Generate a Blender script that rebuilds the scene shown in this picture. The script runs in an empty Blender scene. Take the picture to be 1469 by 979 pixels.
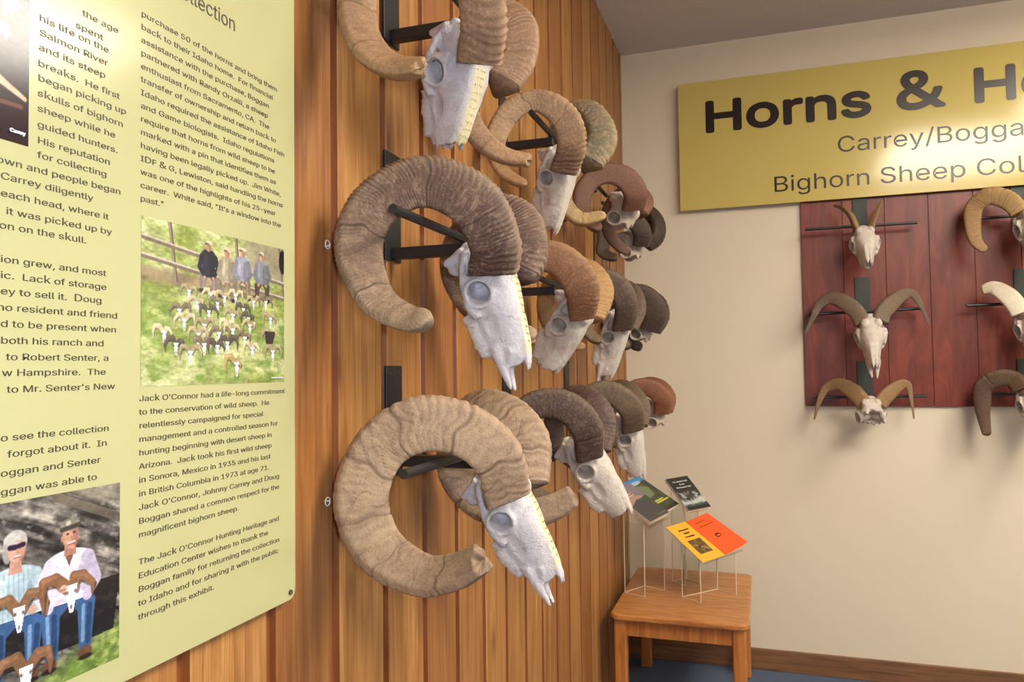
import bpy, bmesh, math, random
import numpy as np
from mathutils import Vector, Matrix
from mathutils.bvhtree import BVHTree
import mathutils.noise as mnoise

random.seed(7)
rng = np.random.default_rng(7)
SC = bpy.context.scene
COL = SC.collection

# ------------------------------------------------------------------ camera
W, H, FPX = 1469, 979, 1088.06
YAW, PIT, ROL = -0.319617583, 0.036913334, -0.0129293168
CAM = np.array([0.757, 0.0, 1.65])
_f = np.array([math.sin(YAW)*math.cos(PIT), math.cos(YAW)*math.cos(PIT), math.sin(PIT)])
_r0 = np.array([math.cos(YAW), -math.sin(YAW), 0.0]); _u0 = np.cross(_r0, _f)
_r = math.cos(ROL)*_r0+math.sin(ROL)*_u0
_u = -math.sin(ROL)*_r0+math.cos(ROL)*_u0
cam = bpy.data.objects.new('camera', bpy.data.cameras.new('camera')); COL.objects.link(cam)
cam.data.sensor_width = 36.0; cam.data.lens = 36.0*FPX/W; cam.data.clip_start = 0.02
cam.matrix_world = Matrix(((_r[0], _u[0], -_f[0], CAM[0]), (_r[1], _u[1], -_f[1], CAM[1]), (_r[2], _u[2], -_f[2], CAM[2]), (0, 0, 0, 1)))
SC.camera = cam

# ------------------------------------------------------------------ look
SC.view_settings.view_transform = 'Standard'; SC.view_settings.look = 'None'
SC.view_settings.gamma = 1.0; SC.view_settings.use_curve_mapping = False
SC.view_settings.exposure = 0.0
wd = bpy.data.worlds.new('world'); SC.world = wd; wd.use_nodes = True
wd.node_tree.nodes['Background'].inputs[0].default_value = (1, 0.9, 0.8, 1)
wd.node_tree.nodes['Background'].inputs[1].default_value = 0.03
TROFFER = 29.0            # ceiling lamp diffuser strength
TROFFER_COL = (1.0, 0.9, 0.76)
FLASH_W = 11.0            # the camera's own flash, up and right of the lens
fl = bpy.data.lights.new('camera_flash', 'AREA'); fl.size = 0.05; fl.energy = FLASH_W; fl.color = (0.76, 0.83, 1.0)
flo = bpy.data.objects.new('camera_flash', fl); COL.objects.link(flo)
fm = cam.matrix_world.copy(); fm.translation = Vector(CAM+_r*0.06+_u*0.05-_f*0.02); flo.matrix_world = fm

CEIL, BACK, RIGHT, REAR = 3.49, 4.4, 6.2, -3.4

def ray(px, py): return (px-W/2)/FPX*_r-(py-H/2)/FPX*_u+_f
def atY(px, py, Y): d = ray(px, py); return CAM+d*(Y-CAM[1])/d[1]
def atX(px, py, X): d = ray(px, py); return CAM+d*(X-CAM[0])/d[0]
def atZ(px, py, Z): d = ray(px, py); return CAM+d*(Z-CAM[2])/d[2]
def depth(P): return float((np.asarray(P)-CAM)@_f)

# ------------------------------------------------------------------ helpers
def lin(c):
    return tuple(((x/12.92) if x <= 0.04045 else ((x+0.055)/1.055)**2.4) for x in c)
def rgb(r, g, b): return lin((r/255, g/255, b/255))

def empty(name, loc, label=None, cat=None, group=None):
    o = bpy.data.objects.new(name, None); COL.objects.link(o); o.location = Vector(loc)
    o.empty_display_size = 0.05
    return tag(o, label, cat, group)
def tag(o, label=None, cat=None, group=None, kind=None):
    if label: o['label'] = label
    if cat: o['category'] = cat
    if group: o['group'] = group
    if kind: o['kind'] = kind
    return o
def obj(name, me, mat=None, parent=None, smooth=False):
    """me: a mesh or bmesh in world coordinates; children are stored relative to the parent's location"""
    if isinstance(me, bmesh.types.BMesh):
        b = me; me = bpy.data.meshes.new(name); b.to_mesh(me); b.free()
    if parent is not None: me.transform(Matrix.Translation(-wloc(parent)))
    o = bpy.data.objects.new(name, me); COL.objects.link(o)
    if parent is not None: o.parent = parent
    if mat is not None:
        for m in (mat if isinstance(mat, (list, tuple)) else [mat]): me.materials.append(m)
    if smooth: me.polygons.foreach_set('use_smooth', [True]*len(me.polygons))
    return o
def wloc(o):
    v = Vector((0, 0, 0))
    while o is not None: v += o.location; o = o.parent
    return v
def box(b, x0, x1, y0, y1, z0, z1, bev=0.0, mat=0):
    t = bmesh.new(); bmesh.ops.create_cube(t, size=1.0)
    for v in t.verts: v.co = Vector((x0+(v.co.x+.5)*(x1-x0), y0+(v.co.y+.5)*(y1-y0), z0+(v.co.z+.5)*(z1-z0)))
    if bev: bmesh.ops.bevel(t, geom=t.edges[:], offset=bev, segments=2, affect='EDGES', profile=0.5)
    for f in t.faces: f.material_index = mat
    me = bpy.data.meshes.new('tmp'); t.to_mesh(me); t.free(); b.from_mesh(me); bpy.data.meshes.remove(me)
    return b
def obox(b, o, ax, ay, az, bev=0.0, mat=0):
    """box from corner o along the three edge vectors"""
    o, ax, ay, az = (Vector(v) for v in (o, ax, ay, az))
    t = bmesh.new(); bmesh.ops.create_cube(t, size=1.0)
    for v in t.verts: v.co = o+ax*(v.co.x+.5)+ay*(v.co.y+.5)+az*(v.co.z+.5)
    if bev: bmesh.ops.bevel(t, geom=t.edges[:], offset=bev, segments=2, affect='EDGES', profile=0.5)
    bmesh.ops.recalc_face_normals(t, faces=t.faces[:])
    for f in t.faces: f.material_index = mat
    me = bpy.data.meshes.new('tmp'); t.to_mesh(me); t.free(); b.from_mesh(me); bpy.data.meshes.remove(me)
    return b
def tube(b, pts, rad, n=12, cap=True):
    pts = [Vector(p) for p in pts]; rings = []
    rads = rad if isinstance(rad, (list, tuple)) else [rad]*len(pts)
    prev = None
    for i, p in enumerate(pts):
        t = (pts[min(i+1, len(pts)-1)]-pts[max(i-1, 0)]).normalized()
        if prev is None:
            a = t.orthogonal().normalized()
        else:
            a = (prev-t*prev.dot(t)).normalized()
        prev = a; c = t.cross(a)
        rings.append([b.verts.new(p+(a*math.cos(2*math.pi*k/n)+c*math.sin(2*math.pi*k/n))*rads[i]) for k in range(n)])
    for i in range(len(rings)-1):
        for k in range(n):
            b.faces.new((rings[i][k], rings[i][(k+1) % n], rings[i+1][(k+1) % n], rings[i+1][k]))
    if cap: b.faces.new(rings[0][::-1]); b.faces.new(rings[-1])
    return b
def ball(b, c, r, seg=10):
    r = (r, r, r) if not isinstance(r, (tuple, list)) else r
    m = Matrix.Translation(Vector(c)) @ Matrix.Diagonal((*r, 1))
    bmesh.ops.create_uvsphere(b, u_segments=seg, v_segments=max(6, seg//2+2), radius=1.0, matrix=m)
def prism(b, pts2, depthv, M, mat=0):
    """closed outline (2D) extruded; M maps (u, v, w) to world"""
    n = len(pts2)
    lo = [b.verts.new(M @ Vector((p[0], p[1], 0))) for p in pts2]
    hi = [b.verts.new(M @ Vector((p[0], p[1], depthv))) for p in pts2]
    fs = [b.faces.new(lo[::-1]), b.faces.new(hi)]
    for i in range(n): fs.append(b.faces.new((lo[i], lo[(i+1) % n], hi[(i+1) % n], hi[i])))
    for f in fs: f.material_index = mat
    bmesh.ops.recalc_face_normals(b, faces=fs)
    return b
def rrect(u0, u1, v0, v1, r, seg=6):
    out = []
    for cx, cy, a0 in ((u1-r, v1-r, 0), (u0+r, v1-r, 90), (u0+r, v0+r, 180), (u1-r, v0+r, 270)):
        for k in range(seg+1):
            a = math.radians(a0+90*k/seg); out.append((cx+r*math.cos(a), cy+r*math.sin(a)))
    return out
def frame(o, x, y):
    x, y = Vector(x).normalized(), Vector(y)
    y = (y-x*y.dot(x)).normalized(); z = x.cross(y); o = Vector(o)
    return Matrix(((x.x, y.x, z.x, o.x), (x.y, y.y, z.y, o.y), (x.z, y.z, z.z, o.z), (0, 0, 0, 1)))

# text -> mesh, in the plain sans that ships with Blender (its built-in face where that is missing)
import os
try: FONT = bpy.data.fonts.load(os.path.join(bpy.utils.system_resource('DATAFILES', path='fonts'), 'Inter.woff2'))
except Exception: FONT = None
try: FONT2 = bpy.data.fonts.load(os.path.join(bpy.utils.system_resource('DATAFILES', path='fonts'), 'NotoSansHebrew-Regular.woff2'))   # for k and &
except Exception: FONT2 = None
def text_mesh(s, size, width=None, bold=0.0, extr=0.0003, align='LEFT', sx=1.0, res=3):
    cu = bpy.data.curves.new('txt', 'FONT'); cu.body = s; cu.size = size; cu.offset = 0.0
    cu.extrude = extr; cu.align_x = align; cu.resolution_u = res
    if FONT: cu.font = FONT
    if FONT and FONT2:
        cu.font_bold = FONT2
        for i, ch in enumerate(s):
            if ch in 'kD&': cu.body_format[i].use_bold = True
    o = bpy.data.objects.new('txt', cu); COL.objects.link(o)
    dg = bpy.context.evaluated_depsgraph_get(); dg.update()
    me = bpy.data.meshes.new_from_object(o.evaluated_get(dg), depsgraph=dg)
    bpy.data.objects.remove(o); bpy.data.curves.remove(cu)
    k = sx
    if width and len(me.vertices):
        xs = [v.co.x for v in me.vertices]; w0 = max(xs)-min(xs)
        if w0 > 0: k = width/w0
    me.transform(Matrix.Diagonal((k, 1, 1, 1)))
    if bold > 0:
        t = bmesh.new()
        for q in range(8):
            c = me.copy(); c.transform(Matrix.Diagonal((1, 1, .0001/extr, 1))); c.transform(Matrix.Translation((bold*size*math.cos(q*math.pi/4), bold*size*math.sin(q*math.pi/4), .00028*q))); t.from_mesh(c); bpy.data.meshes.remove(c)
        t.to_mesh(me); t.free()
    return me
def add_text(b, M, *a, **k):
    me = text_mesh(*a, **k); me.transform(M); b.from_mesh(me); bpy.data.meshes.remove(me)

# ------------------------------------------------------------------ materials
class NT:
    def __init__(s, name):
        s.m = bpy.data.materials.new(name); s.m.use_nodes = True
        s.t = s.m.node_tree; s.t.nodes.clear()
        s.out = s.n('ShaderNodeOutputMaterial'); s.p = s.n('ShaderNodeBsdfPrincipled')
        s.l(s.p.outputs[0], s.out.inputs[0])
    def n(s, typ, **kw):
        nd = s.t.nodes.new(typ)
        for k, v in kw.items(): setattr(nd, k, v)
        return nd
    def l(s, a, b): s.t.links.new(a, b)
    def val(s, sock, v):
        if isinstance(v, bpy.types.NodeSocket): s.l(v, sock)
        elif isinstance(v, (tuple, list)) and len(v) == 3 and sock.type == 'RGBA': sock.default_value = (*v, 1)
        else: sock.default_value = v
    def coord(s, which='Object'): return s.n('ShaderNodeTexCoord').outputs[which]
    def mapping(s, vec, scale=(1, 1, 1), loc=(0, 0, 0)):
        m = s.n('ShaderNodeMapping'); s.l(vec, m.inputs[0]); m.inputs['Scale'].default_value = scale; m.inputs['Location'].default_value = loc
        return m.outputs[0]
    def noise(s, vec, scale, detail=4, rough=0.55, dist=0.0):
        n = s.n('ShaderNodeTexNoise'); s.l(vec, n.inputs['Vector']); n.inputs['Scale'].default_value = scale
        n.inputs['Detail'].default_value = detail; n.inputs['Roughness'].default_value = rough; n.inputs['Distortion'].default_value = dist
        return n.outputs[0]
    def ramp(s, fac, stops, interp='LINEAR'):
        r = s.n('ShaderNodeValToRGB'); s.val(r.inputs[0], fac); e = r.color_ramp.elements; r.color_ramp.interpolation = interp
        while len(e) > 1: e.remove(e[-1])
        for i, (p, c) in enumerate(stops):
            x = e[0] if i == 0 else e.new(p)
            x.position = p; x.color = (*c, 1) if len(c) == 3 else c
        return r.outputs[0]
    def mix(s, fac, a, b, blend='MIX'):
        m = s.n('ShaderNodeMix', data_type='RGBA', blend_type=blend)
        s.val(m.inputs[0], fac); s.val(m.inputs[6], a); s.val(m.inputs[7], b); return m.outputs[2]
    def math(s, op, a, b=0.0, clamp=False):
        m = s.n('ShaderNodeMath', operation=op, use_clamp=clamp); s.val(m.inputs[0], a); s.val(m.inputs[1], b); return m.outputs[0]
    def attr(s, name): return s.n('ShaderNodeAttribute', attribute_name=name)
    def bump(s, h, strength=0.3, dist=0.01):
        b = s.n('ShaderNodeBump'); s.l(h, b.inputs['Height']); b.inputs['Strength'].default_value = strength; b.inputs['Distance'].default_value = dist
        s.l(b.outputs[0], s.p.inputs['Normal']); return b
    def set(s, **k):
        for a, v in k.items(): s.val(s.p.inputs[a.replace('_', ' ')], v)
        return s

def mat_plain(name, c, rough=0.5, metal=0.0, spec=0.5, var=0.12, scale=30):
    N = NT(name); nz = N.noise(N.coord(), scale, 3)
    col = N.mix(nz, tuple(x*(1-var) for x in c), tuple(min(1, x*(1+var)) for x in c))
    N.set(Base_Color=col, Roughness=rough, Metallic=metal); N.p.inputs['Specular IOR Level'].default_value = spec
    return N.m

def mat_wood_wall():
    N = NT('cedar_planks'); co = N.coord()
    pl = N.attr('plank').outputs['Fac']
    wn = N.n('ShaderNodeTexWhiteNoise', noise_dimensions='1D'); N.l(pl, wn.inputs['W'])
    off = N.n('ShaderNodeCombineXYZ'); N.l(N.math('MULTIPLY', wn.outputs[0], 37.0), off.inputs[2]); N.l(N.math('MULTIPLY', wn.outputs[0], 11.0), off.inputs[0])
    va = N.n('ShaderNodeVectorMath', operation='ADD'); N.l(co, va.inputs[0]); N.l(off.outputs[0], va.inputs[1])
    g1 = N.noise(N.mapping(va.outputs[0], (3, 14, 0.8)), 3.0, 5, 0.6, 0.6)
    g2 = N.noise(N.mapping(va.outputs[0], (20, 160, 2.2)), 2.0, 5, 0.7)
    base = N.ramp(g1, [(0.25, rgb(136, 90, 48)), (0.5, rgb(180, 133, 80)), (0.78, rgb(206, 166, 110))])
    plc = N.ramp(wn.outputs[0], [(0.0, rgb(196, 158, 124)), (0.35, rgb(236, 214, 182)), (0.7, rgb(255, 246, 216)), (1.0, rgb(206, 168, 134))])
    c = N.mix(0.75, base, plc, 'MULTIPLY')
    c = N.mix(N.math('MULTIPLY', N.ramp(g2, [(0.42, (1, 1, 1)), (0.62, (0, 0, 0))]), 0.45), c, rgb(120, 70, 34))
    # knots
    vo = N.n('ShaderNodeTexVoronoi', feature='F1'); N.l(N.mapping(va.outputs[0], (0.2, 6.5, 2.3)), vo.inputs['Vector']); vo.inputs['Scale'].default_value = 1.3
    k = N.ramp(vo.outputs['Distance'], [(0.05, (1, 1, 1)), (0.12, (0.45, 0.45, 0.45)), (0.27, (0, 0, 0))])
    c = N.mix(N.math('MULTIPLY', k, 0.8), c, rgb(92, 46, 20))
    # darker red-brown in the milled channels
    gr = N.attr('groove').outputs['Fac']
    c = N.mix(N.math('MULTIPLY', gr, 0.75), c, rgb(120, 58, 24))
    N.set(Base_Color=c, Roughness=N.math('ADD', N.math('MULTIPLY', g2, 0.2), 0.36))
    N.bump(N.math('ADD', g2, N.math('MULTIPLY', k, -0.5)), 0.18, 0.002)
    return N.m

def mat_wood(name, c0, c1, c2, scale=(40, 3, 40), rough=0.35):
    N = NT(name); co = N.coord()
    g = N.noise(N.mapping(co, scale), 1.0, 5, 0.6, 0.8)
    N.set(Base_Color=N.ramp(g, [(0.3, c0), (0.52, c1), (0.75, c2)]), Roughness=rough); N.bump(g, 0.08, 0.002)
    return N.m

def mat_wallpaper():
    N = NT('cream_wall'); co = N.coord()
    a = N.noise(N.mapping(co, (1, 1, 0.35)), 260, 2); b = N.noise(co, 1.6, 2)
    c = N.mix(b, rgb(214, 203, 182), rgb(222, 212, 192)); c = N.mix(N.math('MULTIPLY', a, 0.25), c, rgb(198, 186, 164))
    N.set(Base_Color=c, Roughness=0.75); N.bump(a, 0.15, 0.002); return N.m
def mat_ceiling():
    N = NT('ceiling_texture'); co = N.coord(); a = N.noise(co, 180, 3); b = N.noise(co, 40, 2)
    N.set(Base_Color=N.mix(a, rgb(196, 188, 182), rgb(224, 218, 212)), Roughness=0.9)
    N.bump(N.math('ADD', a, b), 0.6, 0.006); return N.m
def mat_carpet():
    N = NT('blue_carpet'); co = N.coord(); a = N.noise(co, 420, 3); b = N.noise(co, 9, 3)
    c = N.mix(a, rgb(66, 82, 108), rgb(104, 120, 146)); c = N.mix(N.math('MULTIPLY', b, 0.3), c, rgb(70, 80, 100))
    N.set(Base_Color=c, Roughness=0.95); N.bump(a, 0.8, 0.006); return N.m
def mat_redboard():
    N = NT('red_stained_plywood'); co = N.coord()
    g = N.noise(N.mapping(co, (5, 5, 1.1)), 2.2, 5, 0.6, 1.2); f = N.noise(N.mapping(co, (60, 60, 2)), 2.0, 4, 0.6)
    c = N.ramp(g, [(0.3, rgb(80, 26, 18)), (0.5, rgb(112, 42, 30)), (0.7, rgb(140, 62, 46))])
    c = N.mix(N.math('MULTIPLY', f, 0.4), c, rgb(92, 32, 20))
    N.set(Base_Color=c, Roughness=0.42); N.bump(f, 0.08, 0.002); return N.m
def mat_acryl_print(name, c, rough):
    N = NT(name); co = N.coord(); a = N.noise(co, 3, 2)
    N.set(Base_Color=N.mix(a, tuple(x*0.98 for x in c), c), Roughness=rough); N.p.inputs['Specular IOR Level'].default_value = 0.5
    return N.m
def mat_print(name='photo_print', rough=0.16):
    N = NT(name); N.set(Base_Color=N.attr('Col').outputs['Color'], Roughness=rough); return N.m

def mat_horn(name, c0, c1, c2, dark, groove=0.7, blotch=0.4, rough=0.55, fs=34, rim=0.5, fleck=.4):
    """c0 at the skull, c1 half way, c2 at the tip; dark in the growth rings"""
    N = NT(name); co = N.coord()
    hs = N.attr('along').outputs['Fac']; gv = N.attr('ring').outputs['Fac']
    nz = N.noise(co, 14, 4, 0.6, 0.4); fz = N.noise(co, fs*4, 6, 0.72); bz = N.noise(co, fs, 6, 0.75, 1.2); sz = N.noise(co, fs*9, 3, 0.7)
    c = N.ramp(N.math('ADD', hs, N.math('MULTIPLY', N.math('SUBTRACT', nz, 0.5), 0.5)), [(0.05, c0), (0.5, c1), (0.95, c2)])
    c = N.mix(N.math('MULTIPLY', N.ramp(bz, [(0.46, (0, 0, 0)), (0.62, (1, 1, 1))]), blotch), c, dark)
    c = N.mix(N.math('MULTIPLY', N.ramp(bz, [(0.34, (1, 1, 1)), (0.48, (0, 0, 0))]), 0.45), c, tuple(min(1, x*1.35+0.02) for x in c2))
    c = N.mix(N.math('MULTIPLY', N.ramp(fz, [(0.52, (0, 0, 0)), (0.66, (1, 1, 1))]), fleck), c, tuple(min(1, x*1.5+0.02) for x in c2))
    c = N.mix(N.math('MULTIPLY', N.ramp(sz, [(0.56, (0, 0, 0)), (0.68, (1, 1, 1))]), 0.45), c, dark)
    c = N.mix(N.math('MULTIPLY', gv, groove, True), c, dark)
    c = N.mix(N.math('MULTIPLY', N.math('MULTIPLY', N.attr('keel').outputs['Fac'], N.math('SUBTRACT', 1.15, hs, True)), rim), c, tuple(min(1, x*1.25+0.03) for x in c2))
    N.set(Base_Color=c, Roughness=rough)
    N.bump(N.math('ADD', fz, N.math('MULTIPLY', bz, 0.8)), 0.55, 0.005)
    return N.m
def mat_bone(name, a, b, stain, strip=0.0):
    N = NT(name); co = N.coord(); nz = N.noise(co, 22, 5, 0.65); fz = N.noise(co, 130, 4, 0.7)
    c = N.mix(nz, a, b)
    c = N.mix(N.math('MULTIPLY', N.ramp(fz, [(0.6, (0, 0, 0)), (0.72, (1, 1, 1))]), 0.35), c, stain)
    st = N.noise(co, 9, 4, 0.7, 0.8); c = N.mix(N.math('MULTIPLY', N.ramp(st, [(0.52, (0, 0, 0)), (0.70, (1, 1, 1))]), 0.40), c, stain)
    vo = N.n('ShaderNodeTexVoronoi', feature='DISTANCE_TO_EDGE'); wv = N.n('ShaderNodeVectorMath', operation='ADD')
    ns = N.n('ShaderNodeTexNoise'); N.l(co, ns.inputs['Vector']); ns.inputs['Scale'].default_value = 26; ns.inputs['Detail'].default_value = 4
    sc = N.n('ShaderNodeVectorMath', operation='SCALE'); N.l(ns.outputs['Color'], sc.inputs[0]); sc.inputs['Scale'].default_value = 0.09
    N.l(co, wv.inputs[0]); N.l(sc.outputs[0], wv.inputs[1]); N.l(wv.outputs[0], vo.inputs['Vector']); vo.inputs['Scale'].default_value = 15
    ck = N.math('MULTIPLY', N.ramp(vo.outputs['Distance'], [(0.0, (1, 1, 1)), (0.014, (0, 0, 0))]), N.ramp(nz, [(0.46, (0, 0, 0)), (0.54, (1, 1, 1))]))
    c = N.mix(N.math('MULTIPLY', ck, 0.32), c, tuple(x*0.6 for x in stain))
    c = N.mix(N.math('MULTIPLY', N.attr('teeth').outputs['Fac'], 0.6), c, rgb(206, 186, 150))
    y = N.math('MULTIPLY', N.attr('varnish').outputs['Fac'], strip)
    c = N.mix(y, c, rgb(222, 210, 150))
    N.set(Base_Color=c, Roughness=0.6); N.bump(N.math('SUBTRACT', N.math('ADD', nz, N.math('MULTIPLY', fz, 1.2)), N.math('MULTIPLY', ck, 1.5)), 0.55, 0.004); return N.m
def mat_clear(name, tint=(0.97, 0.98, 0.97)):
    N = NT(name); N.t.nodes.remove(N.p)
    tr = N.n('ShaderNodeBsdfTransparent'); tr.inputs[0].default_value = (*tint, 1)
    gl = N.n('ShaderNodeBsdfGlossy'); gl.inputs['Roughness'].default_value = 0.05
    lw = N.n('ShaderNodeLayerWeight'); lw.inputs[0].default_value = 0.5
    nz = N.noise(N.coord(), 20, 2); fc = N.math('ADD', N.math('MULTIPLY', N.math('POWER', lw.outputs['Facing'], 4.0), 0.5), N.math('MULTIPLY', nz, 0.07), True)
    mx = N.n('ShaderNodeMixShader'); N.l(fc, mx.inputs[0]); N.l(tr.outputs[0], mx.inputs[1]); N.l(gl.outputs[0], mx.inputs[2])
    N.l(mx.outputs[0], N.out.inputs[0]); return N.m
def mat_emit(name, c, s):
    N = NT(name); N.set(Base_Color=(0.8, 0.8, 0.8)); N.p.inputs['Emission Color'].default_value = (*c, 1); N.p.inputs['Emission Strength'].default_value = s; return N.m

M_WALLWOOD = mat_wood_wall(); M_WALL = mat_wallpaper(); M_CEIL = mat_ceiling(); M_CARPET = mat_carpet()
M_BASE = mat_wood('baseboard_wood', rgb(96, 66, 44), rgb(124, 88, 60), rgb(142, 104, 74), (3, 3, 60))
M_TABLE = mat_wood('oak_table', rgb(150, 92, 44), rgb(186, 124, 66), rgb(206, 146, 86), (6, 34, 34), 0.3)
M_TLEG = mat_wood('oak_leg', rgb(150, 88, 40), rgb(182, 114, 56), rgb(200, 136, 74), (40, 40, 4), 0.32)
M_RED = mat_redboard()
M_PANEL = mat_acryl_print('pale_yellow_panel', rgb(180, 179, 131), 0.16)
M_SIGN = mat_acryl_print('mustard_sign', rgb(198, 180, 104), 0.13)
M_INK = mat_plain('dark_ink', rgb(76, 70, 54), 0.3)
M_INKBROWN = mat_plain('sign_ink', rgb(34, 20, 18), 0.3)
M_WHITE = mat_plain('white_ink', rgb(235, 235, 235), 0.4)
M_IRON = mat_plain('black_iron', rgb(34, 34, 36), 0.42, 0.0, 0.5, 0.2)
M_IRONGREEN = mat_plain('dark_green_iron', rgb(48, 56, 52), 0.5, 0.0, 0.4, 0.2)
M_STEEL = mat_plain('steel', rgb(190, 190, 195), 0.25, 1.0)
M_PRINT = mat_print(); M_COVER = mat_print('book_cover_print', 0.3)
M_PAPER = mat_plain('paper', rgb(222, 212, 200), 0.8)
M_CLEAR = mat_clear('clear_acrylic'); M_EDGE = mat_plain('acrylic_edge', rgb(226, 214, 196), 0.15)
M_SCRIB = mat_plain('pencil_marks', rgb(150, 112, 76), 0.7)
M_LAMP = mat_emit('lamp_diffuser', TROFFER_COL, TROFFER); M_LFRAME = mat_plain('lamp_frame', rgb(225, 225, 222), 0.4)

# ------------------------------------------------------------------ the room
def struct(name, b, m): return tag(obj(name, b, m), kind='structure')
b = bmesh.new(); box(b, -0.1, RIGHT, REAR, BACK, -0.1, 0); struct('floor', b, M_CARPET)
b = bmesh.new(); box(b, -0.1, RIGHT, REAR, BACK, CEIL, CEIL+0.1); struct('ceiling', b, M_CEIL)
b = bmesh.new(); box(b, -0.12, RIGHT+0.1, BACK, BACK+0.1, -0.1, CEIL+0.1); struct('wall_back', b, M_WALL)
b = bmesh.new(); box(b, RIGHT, RIGHT+0.1, REAR, BACK, -0.1, CEIL+0.1); struct('wall_right', b, M_WALL)
b = bmesh.new(); box(b, -0.12, RIGHT+0.1, REAR-0.1, REAR, -0.1, CEIL+0.1); struct('wall_rear', b, M_WALL)
# channel siding on the left wall
def wood_wall():
    P, G, D = 0.1932, 0.024, 0.011
    y = 1.226-P*24; prof = []
    k = 0
    while y < BACK:
        a = [(y-0.002, 0.0, k), (y+0.001, -D*0.8, k+.5), (y+G-0.003, -D, k+.5), (y+G, -0.001, k+.5), (y+G+0.0025, 0.0, k+1)]
        prof += a; y += P; k += 1
    prof = [p for p in prof if REAR <= p[0] <= BACK]
    prof = [(REAR, 0.0, 0)]+prof+[(BACK, 0.0, k)]
    vs, fs, pl, gr = [], [], [], []
    zs = np.linspace(0, CEIL, 2)
    for (yy, xx, kk) in prof:
        for z in zs: vs.append((xx, yy, z))
    n = len(zs)
    for i in range(len(prof)-1):
        g = 1.0 if min(prof[i][1], prof[i+1][1]) < -0.006 else 0.0
        for j in range(n-1):
            fs.append((i*n+j, (i+1)*n+j, (i+1)*n+j+1, i*n+j+1))
            pl.append(math.floor((0.5*(prof[i][0]+prof[i+1][0])-1.226-G*0.5)/P)*1.37+3.1); gr.append(g)
    # closing back of the siding
    s = len(vs); vs += [(-0.12, REAR, 0), (-0.12, BACK, 0), (-0.12, BACK, CEIL), (-0.12, REAR, CEIL)]
    fs.append((s+0, s+3, s+2, s+1)); pl.append(0); gr.append(0)
    me = bpy.data.meshes.new('wall_left'); me.from_pydata(vs, [], fs)
    a = me.attributes.new('plank', 'FLOAT', 'FACE'); a.data.foreach_set('value', pl)
    a = me.attributes.new('groove', 'FLOAT', 'FACE'); a.data.foreach_set('value', gr)
    o = obj('wall_left', me, M_WALLWOOD); tag(o, kind='structure')
wood_wall()
def baseboard(name, x0, x1, y0, y1, h=0.114):
    b = bmesh.new(); box(b, x0, x1, y0, y1, 0.0, h, 0.004); struct(name, b, M_BASE)
baseboard('baseboard_back', 0.002, RIGHT, BACK-0.014, BACK)
baseboard('baseboard_right', RIGHT-0.014, RIGHT, REAR, BACK-0.014)

# ------------------------------------------------------------------ ceiling lamps (above the frame), the last two added as room fill
for x, y, hx, hy, lab in [(2.42, 1.42, .62, .62, 'large square ceiling light in front of the title sign'), (2.92, 2.86, .40, .40, 'small square ceiling light beside the back wall'),
                  (2.5, -1.3, .62, .31, 'added fill lamp on the ceiling behind the camera'), (4.9, 0.6, .62, .31, 'added fill lamp on the ceiling toward the right wall')]:
    t = empty('ceiling_light', (x, y, CEIL), lab, 'ceiling light')
    b = bmesh.new()
    for (x0, x1, y0, y1) in ((-hx, hx, -hy, .03-hy), (-hx, hx, hy-.03, hy), (-hx, .03-hx, .03-hy, hy-.03), (hx-.03, hx, .03-hy, hy-.03)):
        box(b, x+x0, x+x1, y+y0, y+y1, CEIL-0.02, CEIL-0.001)
    obj('lamp_frame', b, M_LFRAME, t)
    b = bmesh.new(); box(b, x-hx+.03, x+hx-.03, y-hy+.03, y+hy-.03, CEIL-0.075, CEIL-0.004); obj('diffuser', b, M_LAMP, t)

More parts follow.
